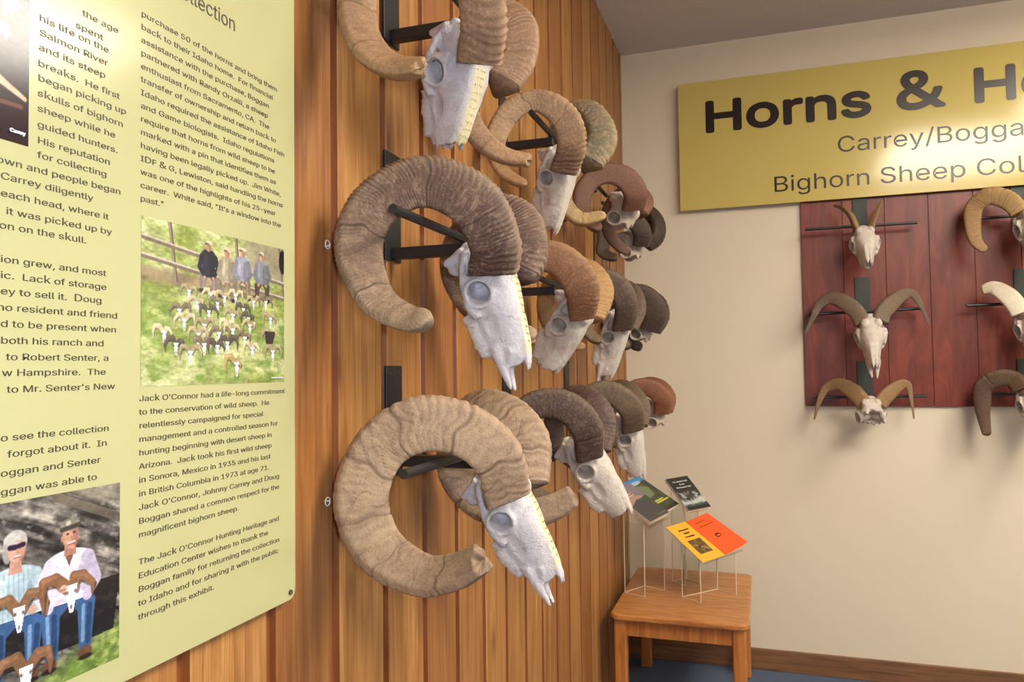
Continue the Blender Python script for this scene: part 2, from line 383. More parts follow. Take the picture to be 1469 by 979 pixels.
# ------------------------------------------------------------------ a small painter for printed photographs
class Pic:
    def __init__(s, w, h, c=(255, 255, 255)):
        s.a = np.zeros((h, w, 3)); s.a[:] = c; s.w, s.h = w, h
        s.ox = 0.0
        s.X, s.Y = np.meshgrid((np.arange(w)+.5)/w, (np.arange(h)+.5)/h); s.asp = h/w
    def put(s, m, c, al=1.0):
        m = np.clip(m, 0, 1)[..., None]*al; s.a = s.a*(1-m)+np.array(c)*m
    def soft(s, d, e=None): return np.clip(0.5-d*s.w/1.6, 0, 1)
    def ell(s, x, y, rx, ry, c, al=1.0, rot=0.0):
        dx, dy = s.X-x-s.ox, (s.Y-y)*s.asp; ry = ry*s.asp
        ca, sa = math.cos(rot), math.sin(rot); u, v = dx*ca+dy*sa, -dx*sa+dy*ca
        q = np.sqrt((u/rx)**2+(v/ry)**2); s.put(s.soft((q-1)*min(rx, ry)), c, al)
    def line(s, pts, r, c, al=1.0):
        for i in range(len(pts)-1):
            (x0, y0), (x1, y1) = pts[i], pts[i+1]; x0 += s.ox; x1 += s.ox
            r0, r1 = (r[i], r[i+1]) if isinstance(r, (list, tuple)) else (r, r)
            ax, ay = x1-x0, (y1-y0)*s.asp; L = ax*ax+ay*ay+1e-9
            dx, dy = s.X-x0, (s.Y-y0)*s.asp; t = np.clip((dx*ax+dy*ay)/L, 0, 1)
            s.put(s.soft(np.hypot(dx-t*ax, dy-t*ay)-(r0+(r1-r0)*t)), c, al)
    def poly(s, pts, c, al=1.0):
        ins = np.zeros_like(s.X, bool); n = len(pts)
        for i in range(n):
            (x0, y0), (x1, y1) = pts[i], pts[(i+1) % n]; x0 += s.ox; x1 += s.ox
            if y0 == y1: continue
            ins ^= ((s.Y < y0) != (s.Y < y1)) & (s.X < (x1-x0)*(s.Y-y0)/(y1-y0)+x0)
        s.put(ins.astype(float), c, al)
    def nz(s, sx, sy, seed, rot=0.0):
        r = np.random.default_rng(seed); tot = np.zeros_like(s.X); amp = 0; ca, sa = math.cos(rot), math.sin(rot)
        U, V = s.X*ca+s.Y*sa, -s.X*sa+s.Y*ca
        for o in range(4):
            fx, fy = sx*2**o, sy*2**o; g = r.random((64, 64)); x, y = (U*fx) % 64, (V*fy) % 64
            x0, y0 = np.floor(x).astype(int), np.floor(y).astype(int); tx, ty = x-x0, y-y0; tx = tx*tx*(3-2*tx); ty = ty*ty*(3-2*ty)
            q = lambda i, j: g[(y0+j) % 64, (x0+i) % 64]
            tot += (q(0, 0)*(1-tx)*(1-ty)+q(1, 0)*tx*(1-ty)+q(0, 1)*(1-tx)*ty+q(1, 1)*tx*ty)/2**o; amp += 1/2**o
        return tot/amp
    def lerp(s, f, c0, c1):
        f = np.clip(f, 0, 1)[..., None]; return np.array(c0)*(1-f)+np.array(c1)*f
    def ram(s, x, y, k, horn=(176, 150, 104), lean=0.0, sym=1.0, bone=(238, 236, 240)):
        """a small ram skull with two curling horns"""
        A = s.asp
        for sd in (-1, 1):
            kk = k*(sym if sd > 0 else 1.0)
            pts = [(x+sd*0.12*k, y-0.1*k/A), (x+sd*.5*kk+lean*k, y-.62*kk/A), (x+sd*1.05*kk+lean*k, y-.6*kk/A), (x+sd*1.35*kk, y-.05*kk/A), (x+sd*1.3*kk, y+.5*kk/A)]
            s.line([(p[0]+.05*k, p[1]+.12*k/A) for p in pts], [k*.26, k*.26, k*.22, k*.15, k*.06], tuple(v*0.45 for v in horn), 0.6)
            s.line(pts, [k*.24, k*.24, k*.2, k*.13, k*.05], horn)
            s.line([(p[0], p[1]-.06*k/A) for p in pts[1:4]], [k*.08, k*.1, k*.05], tuple(min(255, v*1.25) for v in horn), 0.6)
        s.poly([(x-.3*k, y-.2*k/A), (x+.3*k, y-.2*k/A), (x+.24*k, y+.25*k/A), (x+.1*k, y+.95*k/A), (x-.08*k, y+.95*k/A), (x-.24*k, y+.25*k/A)], bone)
        s.ell(x-.2*k, y+.1*k/A, .07*k, .08*k/A, (120, 105, 105)); s.ell(x+.2*k, y+.1*k/A, .07*k, .08*k/A, (120, 105, 105))
        s.ell(x, y+.72*k/A, .05*k, .1*k/A, (110, 100, 100))
    def mesh(s, M, w, h, warp=None):
        """one quad per picture cell, colour stored on faces; local (0..w, 0..h), top row first"""
        nx, ny = s.w, s.h
        us, vs_ = np.meshgrid(np.linspace(0, w, nx+1), np.linspace(h, 0, ny+1))
        co = np.stack([us.ravel(), vs_.ravel(), np.zeros(us.size)], 1)
        if warp is not None: co = warp(co)
        M = np.array(M); co = co@M[:3, :3].T+M[:3, 3]
        i = np.arange(ny)[:, None]*(nx+1)+np.arange(nx)[None, :]
        f = np.stack([i, i+nx+1, i+nx+2, i+1], -1).reshape(-1, 4)
        me = bpy.data.meshes.new('print'); me.from_pydata(co.tolist(), [], f.tolist())
        c = np.clip(s.a/255*0.92, 0, 1); c = np.where(c <= 0.04045, c/12.92, ((c+0.055)/1.055)**2.4).reshape(-1, 3)
        c4 = np.repeat(np.concatenate([c, np.ones((len(c), 1))], 1), 4, axis=0)
        at = me.attributes.new('Col', 'FLOAT_COLOR', 'CORNER'); at.data.foreach_set('color', c4.ravel().astype(np.float32))
        return me

def finish(p, k=.10, seed=90):
    """grain and soft mottling of a snapshot"""
    n = p.nz(60, 60, seed); m = p.nz(14, 14, seed+1); p.a = np.clip(p.a*(1+k*2*(n-.5))[..., None]*(1+k*2*(m-.5))[..., None], 0, 255); return p
def pic_group():
    p = Pic(320, 232); g = p.nz(7, 10, 1); g2 = p.nz(40, 60, 2); g3 = p.nz(14, 22, 3)
    p.a = p.lerp(g*2-.5, (150, 168, 84), (222, 226, 168)); p.a = p.lerp(g2*1.6-.3, p.a*0.78, p.a*1.08)
    m = np.clip((p.Y-(0.27+0.06*p.X))*30, 0, 1)*np.clip(((0.40+.0*p.X)-p.Y)*30, 0, 1)
    p.put(m, (160, 140, 112), .85); p.put(m*np.clip(g3*3-1.4, 0, 1), (104, 90, 74), .6)
    p.put(np.clip((p.X-.6)*6, 0, 1)*np.clip((.27-p.Y)*20, 0, 1), (150, 138, 120), .8)
    lo = np.clip((p.Y-.42)*6, 0, 1); p.put(lo*np.clip(g3*3.4-1.55, 0, 1), (100, 134, 52), .75); p.put(lo*np.clip(g2*3-1.9, 0, 1), (70, 92, 40), .5)
    for x in (.16, .60, .95): p.line([(x, 0.0), (x+.04, .36)], .011, (148, 136, 120)); p.line([(x+.007, 0.0), (x+.047, .36)], .004, (96, 86, 76))
    for (y0, y1) in ((.12, .27), (.23, .38)): p.line([(0, y0), (1, y1)], .010, (124, 110, 96)); p.line([(0, y0-.012), (1, y1-.012)], .004, (204, 194, 178))
    p.ell(.985, .1, .03, .09, (30, 24, 28))
    for (x, y, sh, pn) in ((.41, .17, (40, 46, 62), (132, 116, 118)), (.54, .19, (172, 162, 140), (122, 116, 98)), (.655, .165, (156, 158, 176), (132, 118, 96)), (.81, .165, (142, 144, 154), (74, 64, 56))):
        p.ell(x, y+.225, .09, .02, (70, 66, 50), .5)
        for sd, ft in ((-1, .21), (1, .235)):
            p.line([(x+sd*.022, y+.12), (x+sd*.040, y+.145), (x+sd*.042, y+ft)], [.021, .021, .015], pn); p.line([(x+sd*.034, y+.15), (x+sd*.036, y+ft)], .006, tuple(min(255, v*1.25) for v in pn), .7); p.ell(x+sd*.045, y+ft+.012, .02, .012, (46, 38, 36))
        p.poly([(x-.045, y-.02), (x+.04, y-.02), (x+.045, y+.13), (x-.045, y+.13)], sh); p.ell(x-.003, y-.02, .046, .03, sh); p.ell(x+.022, y+.06, .02, .08, tuple(v*.72 for v in sh), .6); p.ell(x-.026, y+.03, .012, .05, tuple(min(255, v*1.22) for v in sh), .6)
        p.line([(x-.047, y), (x-.062, y+.07), (x-.03, y+.13)], [.015, .014, .011], tuple(v*.88 for v in sh)); p.line([(x+.044, y), (x+.062, y+.07), (x+.03, y+.13)], [.015, .014, .011], tuple(v*.78 for v in sh))
        p.ell(x-.03, y+.135, .010, .011, (204, 160, 138)); p.ell(x+.03, y+.135, .010, .011, (190, 146, 124))
        p.ell(x-.004, y-.068, .017, .032, (200, 154, 130)); p.ell(x+.006, y-.066, .009, .026, (160, 112, 92), .7); p.ell(x-.004, y-.094, .019, .014, (216, 204, 186)); p.line([(x-.022, y-.086), (x-.002, y-.084)], .005, (120, 104, 92))
    hs = [(160, 148, 118), (124, 112, 96), (200, 190, 154), (92, 84, 78), (182, 170, 134)]
    pos = [(.28, .41), (.42, .415), (.52, .42), (.6, .40), (.74, .43), (.84, .42), (.33, .48), (.47, .47), (.66, .49), (.22, .54), (.41, .53), (.58, .54), (.7, .55), (.88, .54), (.25, .60), (.38, .62), (.55, .61), (.71, .60), (.13, .68), (.34, .68), (.48, .67), (.58, .64), (.67, .69), (.2, .75), (.38, .745), (.54, .73), (.29, .80), (.47, .755), (.87, .66), (.73, .76), (.90, .78)]
    for i, (x, y) in enumerate(pos): p.ram(x, y, .030+.026*y, hs[(i*7+i//3) % 5], lean=.25*math.sin(i*2.3), sym=.85+.3*math.sin(i*5.1))
    p.poly([(.83, .63), (.92, .63), (.90, .72), (.84, .72)], (52, 42, 40))
    p.ram(.61, .87, .062, (176, 154, 104), lean=-.2, sym=.35)
    return finish(p)
def pic_couple():
    p = Pic(340, 250); st = p.nz(5, 34, 11, .55); g = p.nz(30, 30, 12); b = p.nz(8, 10, 13); sc = p.nz(20, 26, 14, .5)
    p.a = p.lerp(st*2-.55, (38, 37, 40), (182, 174, 164)); p.put(np.clip(b*2.4-1.1, 0, 1), (52, 49, 50), .65); p.a = p.lerp(g*1.6-.3, p.a*.6, p.a*1.2); p.put(np.clip(sc*5-3.1, 0, 1), (206, 200, 192), .6)
    p.line([(.70, .02), (1.0, .20)], .018, (92, 84, 76)); p.line([(.82, .0), (1.0, .08)], .012, (128, 120, 108))
    p.put(np.clip((p.X-.62)*4, 0, 1)*np.clip((.16-p.Y)*9, 0, 1), (156, 150, 128), .5)
    gm = np.clip((p.Y-(1.02-.42*np.clip(p.X-.30, 0, 1)))*9, 0, 1); p.put(gm, (112, 142, 58), .85); p.put(gm*np.clip(g*3-1.2, 0, 1), (190, 202, 118), .8); p.put(gm*np.clip(sc*3-1.6, 0, 1), (66, 84, 40), .6)
    p.put(np.clip((p.Y-.82)*8, 0, 1)*np.clip((.62-p.X)*5, 0, 1), (132, 118, 98), .8)
    def shade(x, y, rx, ry, c, a=.5): p.ell(x, y, rx, ry, c, a)
    def jeans(x, y, k, ft):
        for sd in (-1, 1):
            p.line([(x+sd*.03*k, y), (x+sd*.085*k, y+.06*k), (x+sd*.08*k, y+ft)], [.046*k, .044*k, .030*k], (62, 94, 140))
            p.line([(x+sd*.085*k+.016, y+.08*k), (x+sd*.08*k+.012, y+ft-.02)], .012, (38, 60, 98), .8); p.line([(x+sd*.085*k-.014, y+.07*k), (x+sd*.08*k-.012, y+ft-.03)], .008, (128, 162, 200), .8)
            p.ell(x+sd*.085*k-.004, y+ft+.035, .034*k, .035*k, (104, 72, 50)); p.ell(x+sd*.085*k-.004, y+ft+.062, .036*k, .014, (48, 34, 28))
    p.poly([(.42, .52), (1.0, .52), (.97, .82), (.44, .84)], (28, 25, 26), .85)
    jeans(.53, .585, .85, .27); p.ox = -.07; jeans(.825, .565, .95, .285); p.ox = 0
    # seated woman in a pale blue striped shirt
    p.poly([(.445, .36), (.605, .36), (.635, .585), (.425, .585)], (180, 204, 214)); p.ell(.525, .362, .088, .04, (186, 208, 218))
    for i in range(9): p.line([(.446+.019*i, .35), (.44+.021*i, .58)], .0025, (140, 168, 188), .7)
    shade(.605, .48, .03, .10, (110, 132, 152)); shade(.47, .43, .025, .06, (226, 238, 242))
    p.line([(.612, .385), (.642, .50), (.60, .56)], [.026, .026, .018], (172, 196, 208)); p.line([(.44, .385), (.418, .50), (.46, .56)], [.026, .026, .018], (186, 208, 216)); p.ell(.598, .562, .018, .022, (208, 164, 142))
    p.ell(.528, .205, .047, .062, (178, 174, 172)); p.ell(.496, .25, .018, .05, (164, 160, 158)); p.poly([(.51, .28), (.55, .28), (.556, .36), (.50, .36)], (196, 150, 130))
    p.ell(.532, .24, .034, .064, (212, 166, 146)); p.ell(.552, .258, .014, .045, (176, 126, 108), .6); p.ell(.518, .186, .036, .030, (196, 192, 188))
    p.line([(.507, .226), (.528, .228)], .010, (44, 30, 56)); p.line([(.540, .226), (.560, .222)], .009, (44, 30, 56)); p.ell(.536, .250, .005, .012, (184, 134, 116)); p.line([(.522, .276), (.546, .274)], .0032, (236, 222, 218)); p.line([(.522, .282), (.546, .280)], .0022, (160, 80, 80))
    p.ox = -.07
    # seated man in a white shirt and cap
    p.poly([(.735, .345), (.92, .345), (.94, .50), (.90, .59), (.715, .59)], (222, 216, 232)); p.ell(.825, .352, .096, .045, (230, 225, 240))
    shade(.90, .46, .035, .10, (166, 156, 186)); shade(.775, .42, .02, .09, (246, 244, 252)); p.poly([(.80, .32), (.85, .32), (.825, .40)], (120, 84, 74))
    p.line([(.745, .375), (.698, .50), (.735, .59)], [.032, .031, .022], (216, 209, 228)); p.line([(.912, .375), (.945, .50), (.91, .58)], [.032, .031, .022], (190, 181, 208))
    p.poly([(.805, .27), (.852, .27), (.856, .34), (.80, .34)], (180, 128, 108))
    p.ell(.83, .238, .036, .070, (200, 148, 126)); p.ell(.852, .25, .014, .05, (150, 100, 84), .6); p.ell(.793, .245, .007, .016, (190, 138, 118))
    p.ell(.828, .176, .044, .034, (134, 130, 116)); p.ell(.82, .168, .012, .014, (198, 190, 176)); p.line([(.79, .198), (.868, .186)], .009, (66, 62, 56))
    p.ell(.817, .226, .006, .006, (70, 46, 40)); p.ell(.846, .222, .006, .006, (70, 46, 40)); p.ell(.834, .246, .005, .012, (176, 122, 102)); p.line([(.818, .276), (.848, .271)], .0034, (238, 226, 222)); p.line([(.82, .283), (.846, .279)], .002, (150, 80, 74))
    p.ox = 0; p.ram(.545, .55, .082, (136, 102, 74)); p.ox = -.07; p.ram(.835, .525, .094, (130, 94, 68), lean=-.25, sym=.8); p.ell(.80, .51, .018, .020, (206, 160, 140)); p.ell(.795, .515, .014, .006, (170, 122, 104))
    p.ox = 0
    p.ram(.575, .86, .095, (128, 94, 68), lean=.1, sym=.8)
    return finish(p, .13, 80)
def pic_boat():
    p = Pic(260, 200); n = p.nz(10, 40, 21, .3); n2 = p.nz(6, 6, 22)
    p.a = p.lerp(p.Y*2.2-.1+n*.3-.15, (150, 170, 182), (52, 60, 70)); p.a = p.lerp(n, p.a*.7, p.a*1.25)
    p.put(np.clip((p.Y-.5)*4, 0, 1)*n2, (44, 26, 32), .9); p.put(np.clip((p.Y-.62)*4, 0, 1), (40, 22, 28), .9)
    p.poly([(.90, .33), (.975, .40), (.90, .48)], (196, 190, 200)); p.line([(.70, .59), (.90, .54)], .028, (206, 150, 170)); p.line([(.74, .61), (.90, .57)], .008, (120, 50, 80)); p.line([(.70, .66), (.86, .63)], .02, (150, 30, 56))
    p.line([(.885, .745), (.985, .80)], [.014, .008], (206, 184, 150)); p.line([(.88, .84), (.97, .84)], .008, (110, 70, 60)); p.line([(.4, .70), (.70, .62)], .05, (150, 30, 50)); p.line([(.1, .5), (.5, .58)], .08, (96, 60, 58)); p.ell(.3, .4, .05, .09, (190, 150, 130))
    return finish(p, .12, 70)

# ------------------------------------------------------------------ information panel on the siding
PX = 0.020                                      # front face
def wallM(y, z, x=PX): return frame((x, y, z), (0, 1, 0), (0, 0, 1))
panel = empty('information_panel', (0.012, 0.60, 1.80), 'pale yellow information panel with printed text and photographs on the wood wall', 'information panel')
b = bmesh.new(); prism(b, rrect(0.06, 1.080, 1.281, 2.42, 0.016), PX-0.003, Matrix(((0, 0, 1, 0.003), (1, 0, 0, 0), (0, 1, 0, 0), (0, 0, 0, 1)))); obj('board', b, M_PANEL, panel)
def line_at(b, s, px, py, size=0.0131, x_end=None, sx=1.0, bold=-0.006):
    P = atX(px, py, PX); w = None
    if x_end is not None: w = atX(x_end[0], x_end[1], PX)[1]-P[1]
    add_text(b, wallM(P[1], P[2], PX+0.0004), s, size, width=w, sx=sx, bold=bold)
def zof(px, py): return atX(px, py, PX)
R1 = """purchase 50 of the horns and bring them
back to their Idaho home.  For financial
assistance with the purchase, Boggan
partnered with Randy Orzalli, a sheep
enthusiast from Sacramento, CA.  The
transfer of ownership and return back to
Idaho required the assistance of Idaho Fish
and Game biologists.  Idaho regulations
require that horns from wild sheep to be
marked with a pin that identifies them as
having been legally picked up.  Jim White,
IDF & G, Lewiston, said handling the horns
was one of the highlights of his 25-year
career.  White said, "It's a window into the
past.\"""".split('\n')
R2 = """Jack O'Connor had a life-long commitment
to the conservation of wild sheep.  He
relentlessly campaigned for special
management and a controlled season for
hunting beginning with desert sheep in
Arizona.  Jack took his first wild sheep
in Sonora, Mexico in 1935 and his last
in British Columbia in 1973 at age 71.
Jack O'Connor, Johnny Carrey and Doug
Boggan shared a common respect for the
magnificent bighorn sheep.""".split('\n')
R3 = """The Jack O'Connor Hunting Heritage and
Education Center wishes to thank the
Boggan family for returning the collection
to Idaho and for sharing it with the public
through this exhibit.""".split('\n')
b = bmesh.new()
YR = zof(203, 25)[1]
_t = text_mesh(R1[0], 0.0140); TSX = 0.281/(max(v.co.x for v in _t.vertices)-min(v.co.x for v in _t.vertices)); bpy.data.meshes.remove(_t)
def block(lines, z0, z1, sz=0.0140, sx=TSX):
    for i, s in enumerate(lines):
        z = z0+(z1-z0)*i/(len(lines)-1)
        add_text(b, wallM(YR-0.001, z, PX+0.0004), s, sz, sx=sx, bold=-0.006)
block(R1, zof(205, 24)[2], zof(204, 289)[2]); block(R2, zof(202, 576)[2], zof(199, 772)[2]); block(R3, zof(199, 811)[2], zof(199, 890)[2])
LEFT = [("the age", 118, 22), ("spent", 108, 39), ("his life on the", 56, 29), ("Salmon River", 56, 50), ("and its steep", 55, 71), ("breaks.  He first", 54, 94), ("began picking up", 54, 115), ("skulls of bighorn", 53, 137),
        ("sheep while he", 53, 159), ("guided hunters.", 53, 182), ("His reputation", 53, 205), ("for collecting", 53, 226), ("own and people began", -6, 232), ("Carrey diligently", 0, 256), ("each head, where it", 0, 281),
        ("it was picked up by", 8, 307), ("on on the skull.", -2, 327), ("ion grew, and most", 0, 376), ("ic.  Lack of storage", 0, 399), ("ey to sell it.  Doug", 0, 422), ("no resident and friend", -5, 445), ("d to be present when", 0, 469),
        ("both his ranch and", 0, 493), ("to Robert Senter, a", 8, 517), ("w Hampshire.  The", 2, 540), ("to Mr. Senter's New", 9, 564), ("o see the collection", 0, 634), ("forgot about it.  In", 10, 657), ("oggan and Senter", 0, 685), ("ggan was able to", 0, 712)]
for s, px, py in LEFT: line_at(b, s, px, py, 0.0140, sx=TSX)
P = zof(338, 46)
add_text(b, wallM(P[1], P[2], PX+0.0004), "Collection", 0.040, align='RIGHT', sx=1.0)
obj('lettering', b, M_INK, panel)
def photo(name, pic, y0, y1, z0, z1, label):
    me = pic.mesh(wallM(y0, z0, PX+0.0005), y1-y0, z1-z0); o = obj(name, me, M_PRINT, panel); o['label'] = label; return o
photo('photograph', pic_group(), 0.752, 1.050, 1.634, 1.849, 'printed photograph of four men behind rows of ram skulls on grass')
ph2 = photo('photograph', pic_couple(), 0.438, 0.721, 1.313, 1.520, 'printed photograph of two seated people holding ram skulls before a rock face')
ph1 = photo('photograph', pic_boat(), 0.29, 0.597, 1.893, 2.14, 'printed photograph of a boat on dark water')
b = bmesh.new(); add_text(b, wallM(0.592, 1.903, PX+0.0009), "Carrey", 0.0078, bold=0.02, align='RIGHT'); obj('caption', b, M_WHITE, ph1)
ph = [o for o in panel.children if o.name.startswith('photograph')][0]
b = bmesh.new(); add_text(b, wallM(1.046, 1.640, PX+0.0009), "Idaho Fish and Game", 0.0045, bold=0.01, align='RIGHT'); obj('caption', b, M_WHITE, ph)
P = zof(416, 850); b = bmesh.new(); tube(b, [(PX-0.001, P[1], P[2]), (PX+0.003, P[1], P[2])], 0.004, 12); obj('screw', b, M_INK, panel)

# ------------------------------------------------------------------ title sign on the back wall
SY = 4.358
def signP(px, py): return atY(px, py, SY)
sign = empty('title_sign', (1.38, SY+0.012, 2.9), 'long mustard yellow title sign with dark lettering, high on the cream back wall', 'sign')
tl, bl = signP(972, 123), signP(976, 303); sx0 = (tl[0]+bl[0])/2
# the title's stretch comes from its first word; the board leaves the same margin at both ends
_P, _Q = signP(1008, 190), signP(1240, 168); TS = (signP(1006, 134)[2]-_P[2])/0.727*1.06
def _w(t):
    m = text_mesh(t, TS); xs = [v.co.x for v in m.vertices]; bpy.data.meshes.remove(m); return max(xs)-min(xs)
KT = 0.94*(_Q[0]-_P[0])/_w("Horns"); SW = signP(1393, 147)[0]+KT*_w("Heritage")-sx0+(_P[0]-sx0)
b = bmesh.new(); box(b, sx0, sx0+SW, SY, SY+0.012, bl[2], tl[2]+0.004, 0.002)
obj('board', b, M_SIGN, sign)
def signM(P): return frame((P[0], SY-0.0006, P[2]), (1, 0, 0), (0, 0, 1))
b = bmesh.new()
def word(b, t, p0, p1, size, bold, zofs=0.0, fit=None):
    A, B = signP(*p0), signP(*p1); w = B[0]-A[0]
    if fit == 'same': add_text(b, signM(A), t, size, bold=bold, sx=KT); return
    if fit:                      # the stretch is measured on the first letters only
        m = text_mesh(fit, size, bold=bold); xs = [v.co.x for v in m.vertices]; k = w/(max(xs)-min(xs)); bpy.data.meshes.remove(m)
        add_text(b, signM(A), t, size, bold=bold, sx=k)
    else: add_text(b, signM(A), t, size, bold=bold, width=w)
def sword(name, *a, **k):
    b = bmesh.new(); word(b, *a, **k); obj(name, b, M_INKBROWN, sign)
b.free()
sword('title_word', "Horns", (1008, 190), (1240, 168), TS, .027); sword('title_word', "&", (1284, 158), (1350, 151), TS, .027); sword('title_word', "Heritage", (1393, 147), (1455, 142), TS, .027, fit="same")
sword('subtitle_word', "Carrey/Boggan", (1200, 219), (1466, 196), .165, 0, fit="Carrey/Bogga")
# the second line, spread as one line then cut at its spaces
A, B = signP(1108, 276), signP(1466, 246); m = text_mesh("Bighorn Sheep Col", .165); xs_ = [v.co.x for v in m.vertices]; KX = (B[0]-A[0])/(max(xs_)-min(xs_)); bpy.data.meshes.remove(m)
def adv(t):
    m = text_mesh(t+"l", .165); w = max(v.co.x for v in m.vertices); bpy.data.meshes.remove(m); m = text_mesh("l", .165); w -= max(v.co.x for v in m.vertices); bpy.data.meshes.remove(m); return w*KX
for pre, t in (("", "Bighorn"), ("Bighorn ", "Sheep"), ("Bighorn Sheep ", "Collection")):
    b = bmesh.new(); add_text(b, signM((A[0]+(adv(pre) if pre else 0), 0, A[2])), t, .165, sx=KX); obj('subtitle_word', b, M_INKBROWN, sign)

# ------------------------------------------------------------------ red display board
bz0, bx0 = atY(1157, 583, 4.383)[2], atY(1152, 430, 4.383)[0]
rb = empty('display_board', (bx0+0.9, 4.384, 2.05), 'red stained plywood display board under the mustard sign', 'display board')
b = bmesh.new(); x = bx0
for k in range(9):
    box(b, x+(0.0 if k == 0 else 0.002), min(x+0.203, bx0+1.72)-0.002, 4.3835, 4.3985, bz0, 2.72, 0.0015); x += 0.205
    if x > bx0+1.7: break
box(b, bx0+0.002, bx0+1.715, 4.388, 4.3985, bz0+0.001, 2.719)
obj('board', b, M_RED, rb)

# ------------------------------------------------------------------ horns
def spline(P, n):
    P = np.asarray(P, float); d = np.linalg.norm(np.diff(P[:, :3], axis=0), axis=1); t = np.concatenate([[0], np.cumsum(d)]); t /= t[-1]
    m = np.zeros_like(P)
    for i in range(len(P)):
        a, c = max(i-1, 0), min(i+1, len(P)-1); m[i] = (P[c]-P[a])/(t[c]-t[a])
    u = np.linspace(0, 1, n); k = np.clip(np.searchsorted(t, u, side='right')-1, 0, len(P)-2)
    h = (t[k+1]-t[k])[:, None]; s = ((u-t[k])/(t[k+1]-t[k]))[:, None]
    return (2*s**3-3*s**2+1)*P[k]+(s**3-2*s**2+s)*h*m[k]+(-2*s**3+3*s**2)*P[k+1]+(s**3-s**2)*h*m[k+1]

def horn_mesh(pts, rad, seed, n=260, m=40, amp=0.03, fine=70, majors=7, flat=0.86, keel=0.08, blunt=0.5, cracks=0.0, cut=False, side=(0, -1, 0), tri=7.0):
    """pts: world centre line from skull to tip, rad: radii. Rings follow the horn's own growth lines."""
    r = np.random.default_rng(seed)
    S = spline(np.column_stack([pts, rad]), n); P, R = S[:, :3], S[:, 3].copy()
    T = np.gradient(P, axis=0); T /= np.linalg.norm(T, axis=1)[:, None]
    C = P.mean(0); s = np.linspace(0, 1, n)
    Nn = P-C; Nn -= (Nn*T).sum(1)[:, None]*T; Nn /= np.linalg.norm(Nn, axis=1)[:, None]
    for _ in range(12): Nn[1:-1] = (Nn[:-2]+Nn[1:-1]*2+Nn[2:])/4
    Nn -= (Nn*T).sum(1)[:, None]*T; Nn /= np.linalg.norm(Nn, axis=1)[:, None]
    B = np.cross(T, Nn)
    sg = 1.0 if (B[:n//2]@np.array(side, float)).mean() >= 0 else -1.0
    # the tip rounds off over its last stretch
    e = np.clip((1-s)/(0.007 if cut else 0.035*(0.4+blunt)), 0, 1); R *= np.sqrt(np.clip(1-(1-e)**2, 0.0, 1))*(1-0.12*r.random())+1e-4
    th = np.linspace(0, 2*np.pi, m, endpoint=False)
    SS, TT = np.meshgrid(s, th, indexing='ij')
    wob = 0.010*np.sin(TT+r.random()*6)+0.006*np.sin(2*TT+r.random()*6)
    for k in range(3, 6): wob += 0.0022*np.sin(k*TT+r.random()*6+9*SS)
    q = SS+wob
    # fine corrugation: uneven saw-toothed ripples, heavier near the skull and on the outer edge
    ph = fine*(q+0.008*np.sin(23*q+r.random()*6)+0.004*np.sin(61*q+r.random()*6))
    saw = 1-np.abs(((ph % 1)-0.35)/np.where((ph % 1) < 0.35, 0.35, 0.65)); saw = saw**1.3
    lvl = r.random(int(fine)+6); lvl = lvl[np.clip(np.floor(ph).astype(int)+2, 0, len(lvl)-1)]
    kl = np.exp(-(np.angle(np.exp(1j*(TT-sg*0.72)))/0.42)**2)        # the keel along the outer front edge
    outer = 0.35+0.25*np.cos(TT)+0.75*kl
    damp = np.clip(1.15-SS*0.9, 0.25, 1)
    d = amp*(saw-0.5)*(0.35+lvl)*(0.45+0.9*outer)*damp
    ring = np.clip(0.85-saw*1.5, 0, 1)*(0.25+lvl)*0.8*damp*min(1.0, amp/.03)
    # deep year rings
    for k in range(majors):
        c = (k+0.4+0.5*r.random())/(majors+0.6); w = 0.0022+0.0022*r.random()
        g = np.exp(-((q-c)/w)**2); d -= (0.03+0.025*r.random())*g; ring += 0.9*g
        d += 0.012*np.exp(-((q-c-0.012)/0.008)**2)
    for k in range(int(cracks)):
        c, t0, wd = r.random()*.9, r.random()*6.28, 0.25+.5*r.random()
        g = np.exp(-((q-c-0.02*np.sin(3*TT+k))/0.0022)**2)*np.exp(-((np.angle(np.exp(1j*(TT-t0))))/wd)**2); d -= .035*g; ring += g
    d += 0.018*np.sin(3*TT+4*SS+r.random()*6)*np.sin(7*SS+r.random()*6)
    # rounded three-sided section: flat outer side, front face, inner side
    sec = np.zeros_like(TT)
    for a in (105, -22, -145): sec += np.clip(np.cos(TT-sg*math.radians(a)), 0, 1)**tri
    sec = sec**(-1/tri); sec = 0.75*np.minimum(sec, 1.6)+0.25
    hi, lo = (sec*np.cos(TT)).max(1), (-sec*np.cos(TT)).max(1); sec = sec*(2/(hi+lo))[:, None]; sh = ((lo-hi)/(hi+lo))[:, None]
    rr = R[:, None]*(1+d)*(sec+0.05*keel*kl)
    P = P+(R[:, None]*sh)*Nn
    V = P[:, None, :]+rr[..., None]*(np.cos(TT)[..., None]*Nn[:, None, :]+flat*np.sin(TT)[..., None]*B[:, None, :])
    if cut:      # a broomed, broken end
        kk = np.clip((SS-.985)/.015, 0, 1); V += (kk*(.35*np.sin(2*TT+1)+.25*np.sin(5*TT)+.15*np.sin(9*TT+2)))[..., None]*T[:, None, :]*R.max()*.22
    vs = V.reshape(-1, 3); i = np.arange(n-1)[:, None]*m; j = np.arange(m)[None, :]; j2 = (j+1) % m
    f = np.stack([i+j, i+j2, i+m+j2, i+m+j], -1).reshape(-1, 4)
    # close both ends
    vs = np.vstack([vs, P[0], P[-1]]); a, z = n*m, n*m+1
    tri = [(a, (k+1) % m, k) for k in range(m)]+[(z, (n-1)*m+k, (n-1)*m+(k+1) % m) for k in range(m)]
